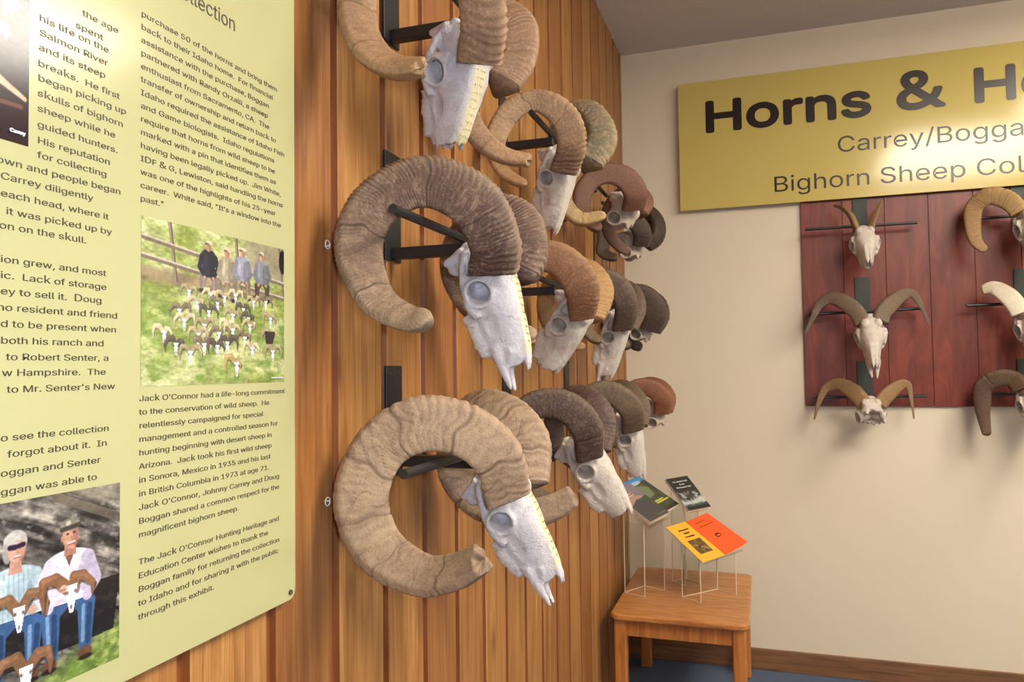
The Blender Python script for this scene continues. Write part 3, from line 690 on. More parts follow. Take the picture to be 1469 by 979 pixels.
    me = bpy.data.meshes.new('horn'); me.from_pydata(vs.tolist(), [], f.tolist()+tri)
    at = me.attributes.new('along', 'FLOAT', 'POINT'); at.data.foreach_set('value', np.concatenate([SS.ravel(), [0, 1]]).astype(np.float32))
    at = me.attributes.new('keel', 'FLOAT', 'POINT'); at.data.foreach_set('value', np.concatenate([(kl*(0.5+0.5*saw)).ravel(), [0, 0]]).astype(np.float32))
    at = me.attributes.new('ring', 'FLOAT', 'POINT'); at.data.foreach_set('value', np.concatenate([np.clip(ring, 0, 1).ravel(), [0, 0]]).astype(np.float32))
    bm = bmesh.new(); bm.from_mesh(me); bmesh.ops.recalc_face_normals(bm, faces=bm.faces[:]); bm.to_mesh(me); bm.free()
    return me

# ------------------------------------------------------------------ skulls (unit length along +X, dorsal +Z)
ST = [(-.20, .02, -.12, .08), (-.15, .10, -.20, .15), (-.05, .17, -.25, .185), (.06, .195, -.20, .175), (.20, .195, -.225, .205), (.32, .185, -.245, .175),
      (.42, .17, -.245, .145), (.52, .16, -.235, .122), (.62, .145, -.20, .105), (.72, .115, -.145, .085), (.78, .07, -.11, .065)]
SKULLS = {}
def skull_mesh(trunc=1.0, nasal=True, premax=True, seed=1, voxel=0.0135, jag=0.03):
    key = (trunc, nasal, premax, seed)
    if key in SKULLS: return SKULLS[key]
    r = np.random.default_rng(seed); bm = bmesh.new(); nseg = 28
    st = [x for x in ST if x[0] <= trunc]
    if trunc < ST[-1][0]:
        A = np.array(ST); st.append((trunc, *[float(np.interp(trunc, A[:, 0], A[:, k])) for k in (1, 2, 3)]))
    rings = []
    for i, (s, t, bt, w) in enumerate(st):
        zc, hh = (t*0.45+bt*0.55), None; ring = []
        last = i == len(st)-1
        for k in range(nseg):
            a = 2*math.pi*k/nseg; c, sn = math.cos(a), math.sin(a); e = 0.8
            y = w*math.copysign(abs(c)**e, c); z = zc+((t-zc) if sn > 0 else (zc-bt))*math.copysign(abs(sn)**e, sn)
            if s > .35 and sn < 0: y *= 1-.12*abs(sn)
            ring.append(bm.verts.new((s+(jag*(r.random()-.5)*2 if last and trunc < .78 else 0), y, z)))
        rings.append(ring)
    for i in range(len(rings)-1):
        for k in range(nseg): bm.faces.new((rings[i][k], rings[i][(k+1) % nseg], rings[i+1][(k+1) % nseg], rings[i+1][k]))
    bm.faces.new(rings[0][::-1])
    if trunc < .78:      # broken off: a hollow, ragged end
        c0 = sum((v.co for v in rings[-1]), Vector())/nseg
        for kx, dx in ((.74, .0), (.6, -.07)):
            rings.append([bm.verts.new(c0+(v.co-c0)*kx+Vector((dx, 0, 0))) for v in rings[len(st)-1]])
            for k in range(nseg): bm.faces.new((rings[-2][k], rings[-2][(k+1) % nseg], rings[-1][(k+1) % nseg], rings[-1][k]))
    bm.faces.new(rings[-1])
    def inT(s): return s <= trunc
    for sd in (-1, 1):
        # orbit ring, cheek bone, horn pedestal, rear processes
        if inT(.2):
            c = Vector((.205, sd*.225, -.055)); ax = Vector((.35, sd*1, .12)).normalized(); u = ax.orthogonal().normalized(); v = ax.cross(u)
            pts = [c+(u*math.cos(a)+v*math.sin(a))*.098 for a in np.linspace(0, 2*math.pi, 21)]
            tube(bm, pts, .021, 8, False)
        if inT(.3):
            tube(bm, [(.36, sd*.15, -.13), (.26, sd*.2, -.165), (.10, sd*.225, -.15), (-.04, sd*.205, -.12), (-.12, sd*.16, -.10)], [.045, .036, .03, .028, .03], 8)
            tube(bm, [(.09, sd*.2, -.15), (.10, sd*.21, .06)], [.03, .04], 8)
        ball(bm, (.02, sd*.10, .13), (.10, .075, .075))
        ball(bm, (-.20, sd*.05, -.10), .045); tube(bm, [(-.15, sd*.10, -.12), (-.11, sd*.125, -.29)], [.06, .022], 8); ball(bm, (-.06, sd*.09, -.22), (.06, .05, .06))
        ball(bm, (-.10, sd*.15, -.09), (.06, .05, .06))
        if trunc > .45:
            for k in range(9):
                s = .33+.038*k
                if s < trunc-.03: ball(bm, (s, sd*(.125-.007*k), -.215+.010*max(0, k-4)+.016*r.random()), (.022, .030, .055+.022*r.random()), 8)
        if nasal and trunc > .5:
            tube(bm, [(.42, sd*.04, .13), (.62, sd*.036, .118), (.76, sd*.03, .10), (.84, sd*.022, .085)], [.045, .036, .026, .008], 8)
        if premax and trunc >= .78:
            tube(bm, [(.60, sd*.07, -.09), (.76, sd*.06, -.09), (.90, sd*.043, -.085), (1.0, sd*.026, -.08)], [.06, .042, .026, .010], 8)
            tube(bm, [(.66, sd*.075, .02), (.78, sd*.06, -.06)], [.04, .02], 8)
    ball(bm, (-.16, 0, .02), (.07, .13, .08))
    me = bpy.data.meshes.new('skull'); bm.to_mesh(me); bm.free()
    o = bpy.data.objects.new('tmp', me); COL.objects.link(o)
    md = o.modifiers.new('r', 'REMESH'); md.mode = 'VOXEL'; md.voxel_size = voxel; md.use_smooth_shade = True
    sm = o.modifiers.new('s', 'SMOOTH'); sm.iterations = 3; sm.factor = 0.5
    dg = bpy.context.evaluated_depsgraph_get(); dg.update()
    out = bpy.data.meshes.new_from_object(o.evaluated_get(dg), depsgraph=dg)
    bpy.data.objects.remove(o); bpy.data.meshes.remove(me)
    n = len(out.vertices); co = np.zeros(n*3); out.vertices.foreach_get('co', co); co = co.reshape(-1, 3)
    for sd in (-1, 1):
        if trunc > .2:        # eye sockets
            c = np.array([.205, sd*.225, -.055]); ax = np.array([.35, sd*1, .12]); ax /= np.linalg.norm(ax)
            d = co-c; h = d@ax; rho = np.linalg.norm(d-h[:, None]*ax, axis=1); k = (rho < .088) & (h > -.16)
            dep = .17*np.clip(1-(rho/.088)**4, 0, 1); co[k] -= (ax[None, :]*dep[k, None])
        if trunc > .45:       # hollow in front of the eye and along the cheek
            c = np.array([.44, sd*.15, -.06]); d = np.linalg.norm((co-c)/np.array([.11, .08, .06]), axis=1); k = d < 1
            co[k, 1] -= sd*.02*(1-d[k]**2)
    if trunc >= .78:          # nose opening between the nasal tips and the front of the jaw
        m = (np.abs(co[:, 1]) < .05) & (co[:, 0] > .66) & (co[:, 2] < .08) & (co[:, 2] > -.10)
        co[m, 0] -= .10*(1-(np.abs(co[m, 1])/.05)**2)*np.clip((co[m, 0]-.66)/.1, 0, 1)
    for i in range(n):
        v = Vector(co[i]); nz = mnoise.noise(v*8+Vector((seed*3.1, 0, 0)))*.022+mnoise.noise(v*24+Vector((seed, 7, 0)))*.009; co[i] *= 1+nz
    te = np.clip((-.195-co[:, 2])/.05, 0, 1)*(co[:, 0] > .27)*np.clip((.75-co[:, 0])/.05, 0, 1)
    at = out.attributes.new('teeth', 'FLOAT', 'POINT'); at.data.foreach_set('value', te.astype(np.float32))
    out.vertices.foreach_set('co', co.ravel())
    va = np.exp(-(np.maximum(np.abs(co[:, 1])-.035, 0)/.028)**2)*(co[:, 2] > .05)*np.clip((co[:, 0]-.10)/.03, 0, 1)*np.clip((.74-co[:, 0])/.05, 0, 1)
    at = out.attributes.new('varnish', 'FLOAT', 'POINT'); at.data.foreach_set('value', va.astype(np.float32))
    SKULLS[key] = out
    return out
def scribble(me, M, seed, lines=5, s0=.13, s1=.62):
    """rows of handwritten marks across the forehead"""
    r = np.random.default_rng(seed); co = [v.co.copy() for v in me.vertices]; fc = [tuple(p.vertices) for p in me.polygons]
    bv = BVHTree.FromPolygons(co, fc); b = bmesh.new()
    for k in range(lines):
        s = s0+(s1-s0)*k/(lines-1); y = .042
        while y > -.040:
            hgt, wd = .018+.006*r.random(), .010+.004*r.random(); stroke = []
            for j in range(r.integers(3, 5)):
                hit = bv.ray_cast(Vector((s+hgt*r.random(), y-wd*r.random(), .6)), Vector((0, 0, -1)))
                if hit[0] is not None: stroke.append(M @ (hit[0]+Vector((0, 0, .002))))
            if len(stroke) > 2: tube(b, stroke, .00036, 4)
            y -= wd+.006
    return b

M_BONE = mat_bone('white_bone', rgb(188, 184, 188), rgb(210, 207, 213), rgb(138, 128, 130), 0.7)
M_BONE_P = mat_bone('plain_bone', rgb(188, 178, 168), rgb(210, 201, 191), rgb(120, 102, 90))
M_BONE_D = mat_bone('weathered_bone', rgb(176, 160, 146), rgb(206, 192, 176), rgb(96, 78, 64))

def bvh_of(root):
    vs, fs = [], []
    for o in root.children_recursive:
        if o.type != 'MESH' or o.name.startswith('handwriting'): continue
        w = wloc(o); n = len(vs); vs += [v.co+w for v in o.data.vertices]; fs += [tuple(n+i for i in p.vertices) for p in o.data.polygons]
    return BVHTree.FromPolygons(vs, fs)
def bvh_bm(b): return BVHTree.FromBMesh(b)
def fit_rod(Y, X, Z, rodlen, skull, r, grow=.0015):
    """the nearest place for arm and rod that only touches, never cuts, the horns"""
    t = bvh_of(skull); c = sorted(((dx, dz) for dx in np.arange(-.12, .081, .008) for dz in np.arange(-.10, .101, .008)), key=lambda q: q[0]**2+q[1]**2)
    for dx, dz in c:
        x, z = X+dx, Z+dz
        if x < .03: continue
        b = bmesh.new(); tube(b, [(x, Y-rodlen-grow, z), (x, Y+rodlen+grow, z)], r+grow, 10); box(b, .004, x+.005, Y-.0135, Y+.0135, z-.034, z-.007)
        hit = bvh_bm(b).overlap(t); b.free()
        if not hit: return x, z
    print('NO CLEAR ROD', Y, X, Z); return X, Z
def bracket(Y, px_rod, row_z, label, rodlen=0.33, rod_r=0.0085):
    """wall plate, arm out from the wall and the cross rod the horns lie on"""
    X, Z = px_rod
    t = empty('iron_bracket', (0.0, Y, row_z), label, 'bracket', 'black iron brackets on the wood wall')
    b = bmesh.new(); box(b, 0.0005, 0.006, Y-0.036, Y+0.036, row_z, row_z+0.235, 0.001)
    for dy in (-.022, .022): ball(b, (0.006, Y+dy, row_z+0.215), (0.002, 0.005, 0.005), 8)
    obj('plate', b, M_IRON, t)
    b = bmesh.new(); box(b, 0.006, X+0.004, Y-0.012, Y+0.012, Z-0.032, Z-0.008, 0.002); obj('arm', b, M_IRON, t)
    b = bmesh.new(); tube(b, [(X, Y-rodlen, Z), (X, Y+rodlen, Z)], rod_r, 14); obj('rod', b, M_IRON, t)
    return t

def lat_profile(n, pts, base, tip, pw=0.85):
    d = np.concatenate([[0], np.cumsum(np.linalg.norm(np.diff(pts, axis=0), axis=1))]); t = d/d[-1]
    return base+(tip-base)*t**pw
def ram(name_label, Y, near, skull, hmat, bmat, lat=(.068, .30), far=None, far_mat=None, seed=1, hopt={}, group=None, yaw=0.0, L=0.26, sk={}, marks=0, pw=0.85):
    """near: (px, py, radius px) from skull to tip of the horn on the camera's side; the other horn mirrors it"""
    near = np.array(near, float); lt = lat_profile(len(near), near[:, :2], *lat, pw)
    P = np.array([atY(a, c, Y-l) for (a, c, _), l in zip(near, lt)]); R = np.array([q*depth(p)/FPX for q, p in zip(near[:, 2], P)])
    R = R*.94; cl = np.maximum(R*1.12+0.004-P[:, 0], 0)
    if cl.max() > .002: print('CLAMP', name_label[:40], np.round(cl, 3), np.round(lt, 2))
    P[:, 0] += cl
    base, tip = atY(*skull[0], Y), atY(*skull[1], Y)
    F = tip-base; F /= np.linalg.norm(F)
    root = empty('ram_skull', base, name_label, 'ram skull', group)
    o = obj('horn', horn_mesh(P, R, seed, **hopt), hmat, root, True)
    if far is None:
        Q = P.copy(); Q[:, 1] = 2*Y-P[:, 1]; RQ = R
    else:
        far = np.array(far, float); fl_ = lat_profile(len(far), far[:, :2], *lat, pw)
        Q = np.array([atY(a, c, Y+l) for (a, c, _), l in zip(far, fl_)]); RQ = np.array([q*depth(p)/FPX for q, p in zip(far[:, 2], Q)])
        Q[:, 0] = np.maximum(Q[:, 0], RQ*1.12+0.004)
    obj('horn', horn_mesh(Q, RQ, seed+50, side=(0, 1, 0), **hopt), far_mat or hmat, root, True)
    lat_v = Vector((0, 1, 0)); Fv = Vector(F)
    rot = Matrix.Rotation(-yaw, 3, 'Z'); Fv = rot @ Fv; lat_v = rot @ lat_v
    M = frame(base, Fv, lat_v) @ Matrix.Diagonal((L, L, L, 1))
    place_skull(root, M, sk, bmat, marks, seed)
    return root
def place_skull(root, M, sk, bmat, marks, seed):
    sm = skull_mesh(**sk); me = sm.copy(); me.transform(M)
    so = obj('skull', me, bmat, root, True)
    if marks:
        obj('handwriting', scribble(sm, M, seed, marks), M_SCRIB, so)

FULL = dict(seed=1); FULL2 = dict(seed=2); NOPM = dict(trunc=.70, nasal=False, premax=False, seed=3, jag=.055); NOPM2 = dict(trunc=.76, premax=False, seed=4)
CAP = dict(trunc=.24, nasal=False, premax=False, seed=5, jag=.05)
hA2 = mat_horn('horn_grey_dark_base', rgb(78, 48, 38), rgb(116, 90, 74), rgb(158, 134, 108), rgb(54, 36, 30), .75, .35, fleck=.25)
hA3 = mat_horn('horn_pale_weathered', rgb(168, 142, 114), rgb(182, 156, 126), rgb(150, 126, 102), rgb(88, 64, 50), .65, .34, fleck=.4)
hA1 = mat_horn('horn_tan_brown', rgb(136, 106, 82), rgb(156, 126, 100), rgb(168, 132, 96), rgb(88, 62, 48), .55, .25)
hB1 = mat_horn('horn_brown_pale_top', rgb(126, 96, 74), rgb(166, 136, 104), rgb(160, 124, 84), rgb(82, 60, 44), .5, .3)
hB1f = mat_horn('horn_grey_flaky', rgb(112, 104, 84), rgb(134, 120, 96), rgb(176, 146, 96), rgb(74, 64, 50), .5, .35)
hC1 = mat_horn('horn_red_brown', rgb(120, 76, 56), rgb(104, 66, 48), rgb(96, 64, 46), rgb(66, 40, 30), .4, .25)
hD1 = mat_horn('horn_black_brown', rgb(66, 48, 38), rgb(60, 44, 34), rgb(76, 58, 44), rgb(32, 22, 18), .5, .4)
hB2 = mat_horn('horn_chestnut', rgb(126, 82, 54), rgb(130, 88, 58), rgb(150, 116, 78), rgb(84, 54, 36), .35, .2)
hB2f = mat_horn('horn_golden', rgb(172, 132, 78), rgb(166, 126, 76), rgb(146, 112, 72), rgb(104, 74, 44), .5, .2)
hC2 = mat_horn('horn_dark_olive', rgb(84, 62, 50), rgb(74, 58, 46), rgb(110, 92, 66), rgb(46, 34, 28), .45, .3)
hD2 = mat_horn('horn_dark_umber', rgb(86, 66, 50), rgb(70, 54, 42), rgb(58, 42, 36), rgb(40, 30, 24), .5, .3)
hB3 = mat_horn('horn_dark_chocolate', rgb(76, 50, 44), rgb(72, 50, 42), rgb(110, 94, 72), rgb(48, 36, 30), .4, .3)
hC3 = mat_horn('horn_dusty_brown', rgb(96, 72, 54), rgb(92, 76, 56), rgb(104, 86, 62), rgb(54, 42, 32), .45, .3)
hD3 = mat_horn('horn_russet', rgb(138, 86, 56), rgb(126, 78, 52), rgb(112, 72, 50), rgb(70, 42, 30), .45, .25)
hE = mat_horn('horn_small_tan', rgb(150, 118, 76), rgb(140, 110, 72), rgb(120, 92, 62), rgb(84, 62, 42), .4, .25, fs=60)
hE2 = mat_horn('horn_small_grey', rgb(122, 102, 80), rgb(112, 92, 72), rgb(92, 76, 62), rgb(64, 50, 40), .4, .25, fs=60)
hF1 = mat_horn('horn_banded_gold', rgb(176, 146, 92), rgb(150, 116, 72), rgb(150, 116, 76), rgb(72, 50, 32), .5, .25, fs=60)
hF2 = mat_horn('horn_core_white', rgb(222, 212, 192), rgb(214, 204, 182), rgb(198, 184, 160), rgb(170, 152, 126), .35, .15, fs=60)
hF3 = mat_horn('horn_deep_brown', rgb(104, 80, 54), rgb(84, 62, 46), rgb(96, 70, 52), rgb(50, 36, 28), .5, .3, fs=60)

YA, YB, YC, YD = 1.42, 2.22, 2.97, 3.72
WG = 'ram skulls on the wood wall'
RAMS = []
RAMS.append(ram('ram skull with tan horns and broken snout, top of the nearest column', YA,
    [(685, 88, 35), (690, 30, 37), (676, -38, 38), (635, -85, 38), (580, -100, 37), (535, -65, 34), (515, -5, 31), (517, 45, 29), (535, 80, 27), (566, 98, 22), (607, 97, 17)],
    ((668, 75), (640, 205)), hA1, M_BONE, seed=11, sk=NOPM, L=.27, yaw=math.radians(20), marks=10, group=WG, hopt=dict(amp=.05, fine=58, majors=6, n=380, m=48, keel=.12, cut=True)))
RAMS.append(ram('large ram skull with dark ridged horns, middle of the nearest column', YA,
    [(703, 385, 43), (705, 350, 45), (676, 294, 48), (608, 267, 46), (541, 300, 43), (517, 360, 40), (541, 432, 32), (590, 461, 25), (620, 456, 20)],
    ((700, 385), (757, 578)), hA2, M_BONE, seed=21, sk=FULL, L=.262, marks=10, group=WG, hopt=dict(amp=.062, fine=88, majors=4, n=460, m=60, blunt=.8)))
RAMS.append(ram('ram skull with thick pale tan cracked horns, lowest of the nearest column', YA,
    [(724, 712, 41), (708, 655, 45), (665, 621, 46), (606, 613, 48), (551, 645, 47), (523, 716, 48), (547, 788, 44), (610, 828, 37), (660, 822, 34), (693, 803, 29)],
    ((722, 705), (805, 862)), hA3, M_BONE, seed=31, sk=FULL2, L=.245, marks=10, group=WG, hopt=dict(amp=.024, fine=46, majors=7, n=380, m=60, cut=True, cracks=60)))
RAMS.append(ram('ram skull with a pale-topped brown horn, upper one in the second column', YB,
    [(806, 243, 26), (816, 212, 27), (812, 180, 27), (793, 157, 24), (765, 147, 19), (735, 160, 20), (714, 192, 19), (711, 225, 15), (722, 248, 13), (740, 260, 11), (756, 265, 8)],
    ((806, 238), (786, 330)), hB1, M_BONE_P, seed=41, sk=NOPM2, L=.25, yaw=math.radians(12), group=WG, far_mat=hB1f, far=[(843, 236, 24), (860, 208, 25), (856, 182, 23), (838, 162, 20), (812, 165, 17), (798, 195, 16), (794, 235, 15), (802, 280, 14), (830, 315, 12), (870, 309, 8)], hopt=dict(amp=.05, fine=48, majors=6, keel=.16)))
RAMS.append(ram('ram skull with chestnut near horn and golden far horn, middle of the second column', YB,
    [(833, 455, 23), (831, 412, 32), (808, 380, 31), (778, 370, 28), (745, 380, 24), (722, 405, 22), (715, 440, 20), (728, 472, 17), (750, 488, 13), (768, 490, 9)],
    ((826, 448), (786, 532)), hB2, M_BONE_P, seed=51, sk=NOPM, L=.27, group=WG, far_mat=hB2f, hopt=dict(amp=.034, fine=50, majors=3)))
RAMS.append(ram('ram skull with dark chocolate horns and blunt intact snout, lower one in the second column', YB,
    [(842, 655, 23), (838, 615, 27), (815, 588, 26), (785, 580, 24), (755, 590, 22), (735, 620, 21), (735, 660, 19), (752, 695, 16), (780, 715, 12), (800, 718, 9)],
    ((838, 648), (894, 738)), hB3, M_BONE_P, seed=61, sk=dict(trunc=.78, nasal=True, premax=False, seed=6), L=.27, group=WG, hopt=dict(amp=.03, fine=50, majors=4)))
RAMS.append(ram('weathered skull fragment with smooth red-brown horns, top of the third column', YC,
    [(905, 297, 19), (908, 278, 20), (895, 259, 19), (872, 251, 17), (850, 259, 15), (835, 280, 15), (836, 305, 13), (848, 322, 11), (862, 330, 8)],
    ((898, 300), (878, 345)), hC1, M_BONE_D, seed=71, sk=CAP, L=.27, group=WG, hopt=dict(amp=.012, fine=40, majors=3, n=200, m=32)))
RAMS.append(ram('ram skull with dark olive horns and long thin jaw tips, middle of the third column', YC,
    [(890, 470, 18), (895, 440, 20), (885, 415, 20), (865, 403, 18), (845, 412, 16), (835, 440, 15), (838, 468, 13), (850, 485, 10), (863, 490, 7)],
    ((886, 468), (864, 556)), hC2, M_BONE_P, seed=81, sk=FULL, L=.26, group=WG, hopt=dict(amp=.025, fine=44, majors=4, n=200, m=32)))
RAMS.append(ram('ram skull with dusty brown ribbed horns, lower one in the third column', YC,
    [(905, 615, 19), (903, 590, 20), (885, 570, 19), (862, 563, 17), (840, 575, 16), (828, 600, 15), (830, 635, 13), (845, 660, 11), (862, 668, 8)],
    ((902, 610), (916, 690)), hC3, M_BONE_P, seed=91, sk=dict(trunc=.78, nasal=True, premax=False, seed=6), L=.26, group=WG, hopt=dict(amp=.03, fine=44, majors=4, n=200, m=32)))
RAMS.append(ram('blackish brown horns on a broken skull cap, top of the far column', YD,
    [(918, 352, 15), (920, 335, 16), (908, 318, 16), (886, 312, 15), (864, 314, 14), (849, 328, 13), (847, 347, 12), (857, 362, 11), (874, 369, 9), (886, 370, 7)],
    ((908, 350), (898, 400)), hD1, M_BONE_D, seed=101, sk=CAP, L=.27, group=WG, far=[(926, 350, 13), (938, 340, 14), (940, 322, 14), (930, 306, 13), (914, 300, 12), (900, 308, 10), (895, 322, 7)], lat=(.05, .2), hopt=dict(amp=.03, fine=40, majors=4, n=180, m=30)))
RAMS.append(ram('dark umber horns on a broken skull cap, middle of the far column', YD,
    [(930, 472, 15), (938, 452, 17), (932, 432, 17), (915, 423, 16), (897, 430, 14), (888, 450, 13), (886, 475, 12), (893, 493, 10), (905, 497, 9)],
    ((924, 468), (904, 520)), hD2, M_BONE_D, seed=111, sk=CAP, L=.26, group=WG, lat=(.05, .18), hopt=dict(amp=.03, fine=40, majors=4, n=180, m=30)))
RAMS.append(ram('russet horns on a broken skull cap, lowest of the far column', YD,
    [(948, 592, 13), (949, 573, 15), (936, 559, 15), (916, 556, 14), (899, 566, 13), (891, 588, 12), (893, 610, 10), (903, 625, 8)],
    ((940, 590), (944, 640)), hD3, M_BONE_D, seed=121, sk=CAP, L=.26, group=WG, lat=(.05, .18), hopt=dict(amp=.02, fine=40, majors=4, n=180, m=30)))

# brackets on the wood wall: (column, rod px seen, plate bottom)
YW = 1.465
BR = [(YW, (0.22, 2.40), 2.36, 'black iron bracket at the top of the nearest column'), (YW, (0.198, 1.917), 1.885, 'black iron bracket holding the large dark-horned skull'), (YW, (0.19, 1.483), 1.425, 'black iron bracket holding the pale tan cracked horns'),
      (YB, None, 2.27, 'black iron bracket behind the pale-topped brown horn'), (YB, None, 1.86, 'black iron bracket behind the chestnut and golden horns'), (YB, None, 1.42, 'black iron bracket behind the dark chocolate horns'),
      (YC, None, 2.25, 'black iron bracket behind the smooth red-brown horns'), (YC, None, 1.86, 'black iron bracket behind the dark olive horns'), (YC, None, 1.46, 'black iron bracket behind the dusty brown ribbed horns'),
      (YD, None, 2.2, 'black iron bracket behind the blackish brown horns'), (YD, None, 1.83, 'black iron bracket behind the dark umber horns'), (YD, None, 1.44, 'black iron bracket behind the russet horns')]
ARM = {3: (745, 207), 4: (775, 405), 5: (800, 655), 6: (845, 282), 7: (868, 440), 8: (885, 600), 9: (890, 335), 10: (910, 450), 11: (925, 580)}
for i, (Y, rod, rz, lab) in enumerate(BR):
    if rod is None:
        Z = atY(*ARM[i], Y)[2]; rod = (0.16, Z+.02)
    rl = .33 if Y < 2 else .22; rod = fit_rod(Y, rod[0], rod[1], rl, RAMS[i], .0085)
    bracket(Y, rod, rz, lab, rodlen=rl)

# wire rings at the edge of two of the near horns
for px, py, lab in ((470, 351, 'small wire ring on the wood beside the large dark-horned skull'), (470, 720, 'small wire ring on the wood beside the pale tan cracked horn')):
    P = atX(px, py, 0.016); b = bmesh.new()
    tube(b, [(P[0], P[1]+0.0075*math.cos(a), P[2]+0.0075*math.sin(a)) for a in np.linspace(0, 2*math.pi, 19)], 0.0012, 6, False)
    tube(b, [(P[0], P[1]+0.0075, P[2]), (0.0, P[1]+0.012, P[2]-0.002)], 0.0012, 6)
    tag(obj('wire_ring', b, M_LFRAME, None, True), lab, 'ring', 'wire rings')

# ------------------------------------------------------------------ skulls on the back wall board
BG = 'small ram skulls on the red board'
def ram_back(label, left, right, base, tilt, L, hmat, bmat, sk, seed, off=(.20, .12, .20), yaw=0.0, hopt={}):
    """left/right: (px, py, radius px) from skull to tip; off: distance from the wall at base, curl and tip"""
    Y0 = BACK-off[0]; base = atY(*base, Y0)
    root = empty('ram_skull', base, label, 'ram skull', BG)
    opt = dict(n=150, m=26, amp=.03, fine=34, majors=4, keel=.1); opt.update(hopt)
    for k, hp in enumerate((left, right)):
        if hp is None: continue
        hp = np.array(hp, float); d = np.concatenate([[0], np.cumsum(np.linalg.norm(np.diff(hp[:, :2], axis=0), axis=1))]); t = d/d[-1]
        of = np.interp(t, [0, .55, 1], off)
        P = np.array([atY(a, c, BACK-o) for (a, c, _), o in zip(hp, of)]); R = np.array([q*depth(p)/FPX for q, p in zip(hp[:, 2], P)])
        if k == 1 and right == 'm': pass
        obj('horn', horn_mesh(P, R, seed+k*50, side=((-1 if k == 0 else 1), -.6, 0), **opt), hmat, root, True)
    F = Vector((0, -math.sin(tilt), -math.cos(tilt))); lat = Vector((1, 0, 0))
    rot = Matrix.Rotation(yaw, 3, 'Z'); M = frame(base, rot @ F, rot @ lat) @ Matrix.Diagonal((L, L, L, 1))
    place_skull(root, M, sk, bmat, 0, seed)
    return root
def mirror_px(h, cx): return [(2*cx-a, c-0.05*(2*cx-2*a)*0.5, q) for a, c, q in h]
M_BONE_E = M_BONE_P
BACKS = []
BACKS.append(ram_back('small skull with short upright spreading horns, top left on the red board',
    [(1232, 336, 6), (1227, 324, 6.2), (1220, 309, 5.5), (1208, 298, 4), (1196, 295, 2)], [(1249, 333, 6.5), (1253, 318, 6.2), (1258, 305, 4.5), (1264, 289, 1.5)],
    (1240, 338), math.radians(38), .27, hE, M_BONE_E, dict(trunc=.78, nasal=True, premax=False, seed=6), 201, off=(.17, .17, .10)))
BACKS.append(ram_back('white skull with wide grey-brown swept horns, middle left on the red board',
    [(1238, 466, 11), (1231, 452, 12), (1217, 439, 12), (1194, 429, 10), (1177, 437, 7.5), (1167, 455, 4.5), (1154, 481, 1.5)], [(1262, 462, 12), (1266, 450, 12), (1277, 438, 12), (1293, 425, 9.5), (1307, 422, 7), (1319, 436, 4.5), (1334, 468, 1.2)],
    (1249, 468), math.radians(24), .29, hE2, M_BONE_E, FULL2, 211, off=(.20, .11, .17)))
BACKS.append(ram_back('pale skull cap with golden-brown horns drooping to thin tips, bottom left on the red board',
    [(1241, 583, 11), (1234, 573, 12), (1222, 561, 12), (1204, 552, 9.5), (1187, 557, 7), (1176, 575, 4), (1168, 603, 1.3)], [(1261, 581, 11), (1267, 573, 11.5), (1278, 562, 11), (1293, 552, 8), (1302, 553, 5.5), (1307, 574, 3), (1311, 602, 1.3)],
    (1249, 584), math.radians(40), .27, hE, M_BONE_E, dict(trunc=.24, nasal=False, premax=False, seed=5, jag=.05), 221, off=(.20, .12, .17)))
f1 = [(1462, 306, 12), (1453, 294, 14), (1440, 286, 14.5), (1419, 283, 14), (1399, 299, 13), (1396, 326, 11), (1401, 348, 9), (1414, 361, 6)]
BACKS.append(ram_back('skull with banded golden horns curling down, top right of the red board', f1, mirror_px(f1, 1481), (1480, 312), math.radians(25), .29, hF1, M_BONE_E, FULL, 231, off=(.20, .12, .20)))
f2 = [(1462, 452, 11), (1455, 437, 13), (1442, 424, 13), (1424, 414, 10), (1408, 417, 6)]
BACKS.append(ram_back('skull with bare cream-white horns, middle right of the red board', f2, mirror_px(f2, 1481), (1481, 456), math.radians(25), .29, hF2, M_BONE_E, FULL, 241, off=(.20, .16, .14), hopt=dict(amp=.008, majors=2)))
f3 = [(1466, 560, 14), (1460, 549, 14), (1449, 543, 13), (1428, 545, 13), (1412, 557, 13), (1411, 580, 12), (1413, 603, 9), (1417, 626, 6)]
BACKS.append(ram_back('skull with deep brown horns hanging below the red board, bottom right', f3, mirror_px(f3, 1481), (1482, 566), math.radians(30), .27, hF3, M_BONE_E, FULL2, 251, off=(.20, .12, .18)))
